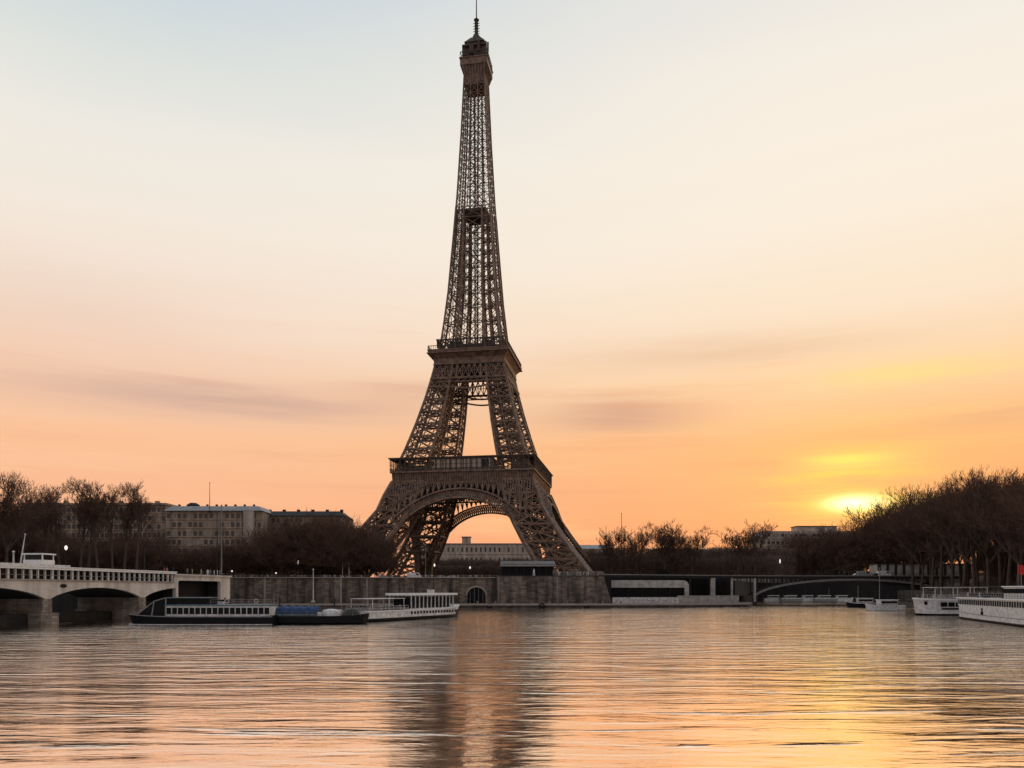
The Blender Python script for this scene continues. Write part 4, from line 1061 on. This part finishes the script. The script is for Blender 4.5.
# deck clutter
def ring_buoy(t, pts):
    for p in pts:
        P = [(p[0] + .42 * math.cos(a), p[1], p[2] + .42 * math.sin(a)) for a in np.linspace(0, 2 * PI, 13)]
        MB().tube(P, .11, 6).build('life_ring', ORANGE, t)
ORANGE = mat('life_ring_plastic', (.5, .42, .38), .5)
bo = {o.name: o for o in bpy.data.objects if o.get('category') == 'boat'}
ring_buoy(bo['sightseeing_boat'], [(-12, 2.9, 4.9), (-6, 2.9, 4.9)]); ring_buoy(bo['passenger_boat'], [(-18, -3.4, 3.2), (-10, -3.4, 3.2)])
ring_buoy(bo['river_cruiser'], [(-6, 3.1, 5.3), (4, 3.1, 5.3)]); ring_buoy(bo['restaurant_boat'], [(8, 3.8, 6.1), (18, 3.8, 6.1)])
for nm, x, y, z, h in (('sightseeing_boat', 12.4, 0, 2, 2.2), ('sightseeing_boat', -14.8, 0, 4, 2.4), ('covered_barge', 10, 0, 2, 3), ('covered_barge', 4.6, 0, 2, 4.5), ('passenger_boat', 21.5, 0, 3, 2.6), ('passenger_boat', 3, 1, 6.4, 2.6), ('restaurant_boat', -8, 0, 8, 2.8)):
    MB().tube([(x, y, z), (x, y, z + h)], [.07, .04]).build('flagstaff', GREYM, bo[nm])
for nm, x, y, z, w in (('covered_barge', .4, -2.2, 2, .9), ('covered_barge', .2, 1.8, 2.1, 1.2), ('covered_barge', 9.2, .4, 2.2, .9), ('passenger_boat', -3, -2.2, 2.9, 1.2), ('passenger_boat', 10, 0, 6.8, 1.6), ('sightseeing_boat', -4, .5, 4.3, 1.2), ('restaurant_boat', 4, -1, 5.8, 1.4), ('restaurant_boat', 14, 1, 5.8, 1.1)):
    mb = MB(); mb.box((x, y, z), (w, w * .8, .8)); mb.box((x, y, z + .45), (w * 1.08, w * .88, .1)); mb.build('deck_box', random.choice((OFFW, DGREY, GREYM)), bo[nm])
for i, (p, q, lab) in enumerate((((PX(128, 166), 166.5, 2), (-90, 228, 1.2), 'mooring rope slanting from the nose of the long black boat'), ((PX(365, 171), 172, 2), (-38, 229, 1.2), 'mooring rope from the stern of the covered barge'), ((113, 229, 4.6), (141, 243, 2.2), 'mooring rope from the round bowed cruiser to the right bank'))):
    p, q = Vector(p), Vector(q); o = MB().tube([p.lerp(q, s / 8) - Vector((0, 0, .7 * math.sin(PI * s / 8))) for s in range(9)], .05, 5).build('mooring_rope', GREYM); tag(o, lab, 'rope')
# red flag
Y = 186; t = thing('red_flag', 'red flag on a thin staff above the long white boat', 'flag', (PX(1018, Y), Y, 7))
MB().tube([(0, 0, -1.6), (0, 0, 6.5)], .06).build('staff', GREYM, t)
mb = MB(); vs = []; fs = []
for i in range(9):
    for k, z in ((0, 4.0), (1, 6.2)): vs.append((i * .2, .25 * math.sin(i * .9 + k * .5), z - i * .06)); 
for i in range(9):
    for k, z in ((0, 4.0), (1, 6.2)): vs.append((i * .2, .25 * math.sin(i * .9 + k * .5) + .04, z - i * .06))
for i in range(8): fs += [(2 * i, 2 * i + 2, 2 * i + 3, 2 * i + 1), (18 + 2 * i, 19 + 2 * i, 21 + 2 * i, 20 + 2 * i)]
mb.add(vs, fs); mb.build('cloth', RED, t)
# smaller moored craft
def small_boat(px, Y, L_, rz, hullm, lab, mast=False, cab=True):
    t = thing('moored_boat', lab, 'boat', (PX(px, Y), Y, 0), rz)
    hull_mb(L_, L_ * .27, 1.7, .7, 1.5).build('hull', hullm, t, fix=True); sheer(MB(), L_, L_ * .27, 1.7, .7, 1.75, .2).build('gunwale', WHITE, t)
    if cab:
        MB().box((-L_ * .08, 0, 2.7), (L_ * .45, L_ * .2, 2.0)).build('cabin', OFFW, t); MB().box((-L_ * .08, 0, 3.0), (L_ * .42, L_ * .2 + .12, .7)).build('window', DARKG, t); MB().box((-L_ * .08, 0, 3.8), (L_ * .5, L_ * .24, .2)).build('roof', WHITE, t)
    rail(rail(MB(), -L_ * .45, L_ * .3, -L_ * .11, 1.7, .9), -L_ * .45, L_ * .3, L_ * .11, 1.7, .9).build('railing', GREYM, t)
    if mast: MB().tube([(L_ * .12, 0, 1.5), (L_ * .12, 0, mast)], .12).build('mast', GREYM, t)
small_boat(884, 276, 14, PI + .15, OFFW, 'small pale moored cruiser behind the bow of the round bowed cruiser', 15)
small_boat(862, 330, 13, PI - .1, BLACK, 'dark moored boat by the right pier of the steel bridge', 9)
for i, (px, L_) in enumerate(((775, 14), (792, 15), (809, 13), (826, 15), (843, 14))):
    small_boat(px, 505 - i % 2 * 5, L_, (i % 3) * .12, OFFW if i % 2 == 0 else GREYM, f'{nth(i)} white boat from the left seen under the arch of the steel bridge', 8 if i == 3 else False)
t = thing('floating_boom', 'thin dark floating boom on the water in front of the steel bridge', 'boom'); mb = MB()
MB().box((PX(795, 372), 372, .15), (62, .8, .5)).build('float', BLACK, t)
for i, (x, y) in enumerate(((-9, 323.4), (12, 323.6), (30, 325))):
    t = thing('tyre_fender', f'{nth(i)} dark tyre fender from the left on the edge of the low quay', 'fender', (x, y - 1.55, .9), 0, 'tyre fenders on the low quay'); mb = MB()
    P = [(1.0 * math.cos(a), 0, 1.0 * math.sin(a) * .8) for a in np.linspace(0, 2 * PI, 17)]; mb.tube(P, .28, 6); mb.build('tyre', BLACK, t)

# ------------------------------------------------------------------ vehicles, lamps, masts, people
def car(lab, x, y, z, rz, m, van=False, name=None):
    t = thing(name or ('parked_van' if van else 'parked_car'), lab, 'van' if van else 'car', (x, y, z), rz, 'vehicles on the bridge' if z > 13 else 'vehicles on the promenade')
    if van:
        MB().extr([(-3, .4), (-3, 2.6), (1.9, 2.6), (2.7, 1.5), (3.2, 1.2), (3.2, .4)], (0, -1.05, 0), (1, 0, 0), (0, 0, 1), (0, 2.1, 0)).build('body', m, t, fix=True)
        MB().extr([(1.0, 1.6), (1.0, 2.3), (1.85, 2.3), (2.5, 1.6)], (0, -1.09, 0), (1, 0, 0), (0, 0, 1), (0, 2.18, 0)).build('window', DARKG, t, fix=True); w = 2.1
    else:
        MB().extr([(-2.1, .35), (-2.15, .9), (-1.6, 1.0), (-1.1, 1.42), (.5, 1.42), (1.15, .98), (2.0, .85), (2.1, .35)], (0, -.85, 0), (1, 0, 0), (0, 0, 1), (0, 1.7, 0)).build('body', m, t, fix=True)
        MB().extr([(-1.4, 1.0), (-1.0, 1.34), (.45, 1.34), (.95, 1.0)], (0, -.88, 0), (1, 0, 0), (0, 0, 1), (0, 1.76, 0)).build('window', DARKG, t, fix=True); w = 1.4
    for sx in (-1, 1):
        for sy in (-1, 1): MB().tube([(sx * w * .93, sy * .7, .34), (sx * w * .93, sy * .92, .34)], .34, 12).build('wheel', BLACK, t)
SILV = mat('silver_car_paint', (.45, .46, .47), .35, .05, 1, .3)
car('white box van on the promenade at the left tower foot', PX(414, 344), 344, GL, 0, WHITE, True)
for i, (px, m, lab) in enumerate(((384, SILV, 'silver car on the promenade left of the white box van'), (397, DGREY, 'dark car half hidden at the left of the white box van'), (442, SILV, 'silver car under the tower arch, left of two'), (452, WHITE, 'white car under the tower arch, right of two'), (458, DGREY, 'dark car parked right of the white car under the arch'))):
    car(lab, PX(px, 343 + i * .8), 343 + i * .8, GL, 0, m)
for i, px in enumerate((858, 864, 871, 877, 884, 890)):
    car(f'{nth(i)} vehicle from the left on the right end of the steel bridge', PX(px, 389), 389.5, 13.82, 0, (WHITE, SILV, WHITE, DGREY, WHITE, SILV)[i], i in (1, 4))
car('dark van standing on the steel bridge approach, right of the tower', PX(663, 366), 368, 13.82, .39, BLACK, True)
lamp = thing('street_lamp', 'street lamp', 'street lamp', (0, 0, 0), 0, 'street lamps with lit white globes')
MB().lathe((0, 0, 0), [(.22, 0), (.2, .5), (.1, .8), (.07, 5.4), (.16, 5.5)], 8).build('post', DGREY, lamp)
MB().lathe((0, 0, 5.5), [(.12, 0), (.5, .3), (.62, .75), (.5, 1.15), (.15, 1.4)], 10).build('globe', LAMPG, lamp)
LS = [(298, 345, 562, 'street lamp with a lit white globe on the promenade before the dark trees'), (434.5, 350, 565, 'bright street lamp at the left tower foot, under the arch'), (470, 350, 567.5, 'street lamp with two specks of people beside it under the middle of the arch'),
      (232, 343, 571, 'street lamp with low white globe where the quay wall meets the bridge'), (780, 430, 561, 'street lamp below the apartment block, left of two'), (872, 450, 571, 'street lamp before the dark trees beyond the steel bridge'), (66, 199, 547.5, 'street lamp rising from behind the stone bridge roof'), (276, 342, 573, 'low globe lamp by the second pilaster of the quay wall')]
for i, (px, Y, py, lab) in enumerate(LS):
    zt_ = PZ(py, Y); z0 = min(zt_ - 3, GL if Y > 250 else 12.6); sc = (zt_ - z0) / 6.3
    if i == 0: lamp.location = (PX(px, Y), Y, z0); lamp.scale = (.6, .6, sc); lamp['label'] = lab; KIDS[lamp.name] = [(c, []) for c in bpy.data.objects if c.parent == lamp]
    else: dup(lamp, (PX(px, Y), Y, z0), 0, (.6, .6, sc), lab)
def mast(px, Y, y0, y1, r, lab, m=GREYM, dxp=0, name='mast'):
    t = thing(name, lab, 'mast', (PX(px, Y), Y, PZ(y1, Y)))
    h = PZ(y0, Y) - PZ(y1, Y); MB().tube([(0, 0, 0), (dxp, 0, h)], [r, r * .5]).build('pole', m, t); MB().lathe((dxp, 0, h), [(r * .8, 0), (r * 1.3, r), (r * .4, r * 2)], 8).build('finial', m, t)
    MB().box((0, 0, .2), (r * 5, r * 5, .6)).build('foot', m, t)
mast(209.7, 424, 483, 512, .22, 'thin flag mast on the roof of the central stone block', DGREY)
mast(221.5, 300, 506, 575, .28, 'tall pale pole before the central stone block, behind the bridge abutment')
mast(217, 330, 513, 575, .25, 'tall dark pole just left of the tall pale pole', DGREY)
mast(313.3, 326, 570, 602, .28, 'white pole standing in front of the quay wall above the blue tarpaulin', OFFW)
mast(342.5, 344, 563, 577, .2, 'short white pole on the promenade at the dark trees, left of two', OFFW)
mast(349, 344, 563.5, 577, .3, 'short white pole on the promenade at the dark trees, right of two', OFFW)
mast(621.5, 400, 514, 574, .22, 'tall thin pole beside the small trees right of the tower', DGREY)
mast(732.8, 385, 533, 576, .2, 'thin pole left of the pair of round trees', DGREY)
mast(606, 400, 527, 574, .2, 'thin pole with a small dark head, right of the tower foot', DGREY)
mast(20, 190, 535, 566, .2, 'leaning pale pole behind the stone bridge at its far left', OFFW, 1.2)
mast(13.5, 200, 553, 566, .3, 'short pale post left of the leaning pole behind the stone bridge', OFFW)
mast(144.5, 216, 543, 571, .16, 'thin dark pole at the right end of the bridge roof', DGREY)
mast(425.5, 340, 538, 576, .12, 'thin pole in front of the left tower foot', GREYM)
mast(280, 342, 560, 577, .12, 'thin dark pole on the promenade left of the globe lamp', DGREY)

def person_mesh(pose):
    me = bpy.data.meshes.new('person'); V = [(0, 0, .95), (0, 0, 1.2), (0, 0, 1.42), (0, .0, 1.54), (0, 0, 1.66), (0, -.01, 1.74)]; E = [(0, 1), (1, 2), (2, 3), (3, 4), (4, 5)]; Rr = [.15, .14, .15, .06, .1, .07]
    for s in (-1, 1):
        st = .22 * pose * s; b = len(V)
        V += [(s * .1, 0, .88), (s * .11, st * .5, .48), (s * .11, st, .08), (s * .11, st - .15, .04)]; E += [(0, b), (b, b + 1), (b + 1, b + 2), (b + 2, b + 3)]; Rr += [.1, .07, .05, .045]
        b = len(V); V += [(s * .2, 0, 1.4), (s * .25, -st * .6, 1.12), (s * .24, -st - .06, .86), (s * .24, -st - .1, .78)]; E += [(2, b), (b, b + 1), (b + 1, b + 2), (b + 2, b + 3)]; Rr += [.07, .05, .04, .045]
    me.from_pydata(V, E, []); o = bpy.data.objects.new('tmp', me); COL.objects.link(o)
    o.modifiers.new('s', 'SKIN'); sk = me.skin_vertices[0].data
    for i, r in enumerate(Rr): sk[i].radius = (r, r)
    sk[0].use_root = True
    o.modifiers.new('u', 'SUBSURF').levels = 1
    dg = bpy.context.evaluated_depsgraph_get(); dg.update(); m2 = bpy.data.meshes.new_from_object(o.evaluated_get(dg)); bpy.data.objects.remove(o); return m2
COATS = {'black': (.02, .02, .022), 'navy': (.02, .03, .08), 'grey': (.18, .18, .18), 'white': (.6, .6, .58), 'red': (.4, .04, .03), 'beige': (.4, .32, .22)}
PM = {}
for ps in (0, 1):
    base = person_mesh(ps)
    for cn, cc in COATS.items():
        m = base.copy(); m.materials.clear(); m.materials.append(bpy.data.materials.get('coat_' + cn) or mat('coat_' + cn, cc, .9)); m.materials.append(SKIN)
        for p in m.polygons:
            if p.center.z > 1.56: p.material_index = 1
        m.name = 'person'; PM[(ps, cn)] = m
HAIR = MB().lathe((0, .02, 1.70), [(.09, -.04), (.125, .02), (.1, .1), (.03, .13)], 8)
hair_me = None
spots = []
rp = random.Random(9)
for i in range(48): spots.append((rp.uniform(228, 395), 338.3 + rp.uniform(-.2, 2.5), GL, 'by the quay railing before the dark trees'))
for i in range(30): spots.append((rp.uniform(425, 498), 338.3 + rp.uniform(-.2, 3), GL, 'at the quay railing under the arch'))
for i in range(24): spots.append((rp.uniform(558, 600), 334.5 + rp.uniform(0, 2), 13.2, 'on the bastion right of the awning pavilion'))
for i in range(14): spots.append((rp.uniform(180, 224), None, 11.56, 'on top of the bridge abutment'))
by = {}
for px, Y, z, wh in sorted(spots):
    cn = rp.choices(list(COATS), (3, 2, 4, 9, 1, 5))[0]; by.setdefault((wh, cn), []).append((px, Y, z))
for (wh, cn), L_ in by.items():
    for i, (px, Y, z) in enumerate(L_):
        if Y is None: Y = 243 - (224 - px) * .62; x = bx_(Y).x - 1.2 - rp.random() * 2
        else: x = PX(px, Y)
        o = bpy.data.objects.new('person', PM[(rp.randrange(2), cn)]); COL.objects.link(o); o.location = (x, Y, z + .02); o.rotation_euler = (0, 0, rp.uniform(0, 6.28))
        tag(o, (f'{nth(i)} {cn}-coated person from the left, {wh}' if len(L_) > 1 else f'person in {cn} coat {wh}'), 'person', 'people on the promenade')
        if hair_me is None: h = HAIR.build('hair', DGREY, o); hair_me = h.data
        else: h = bpy.data.objects.new('hair', hair_me); COL.objects.link(h); h.parent = o
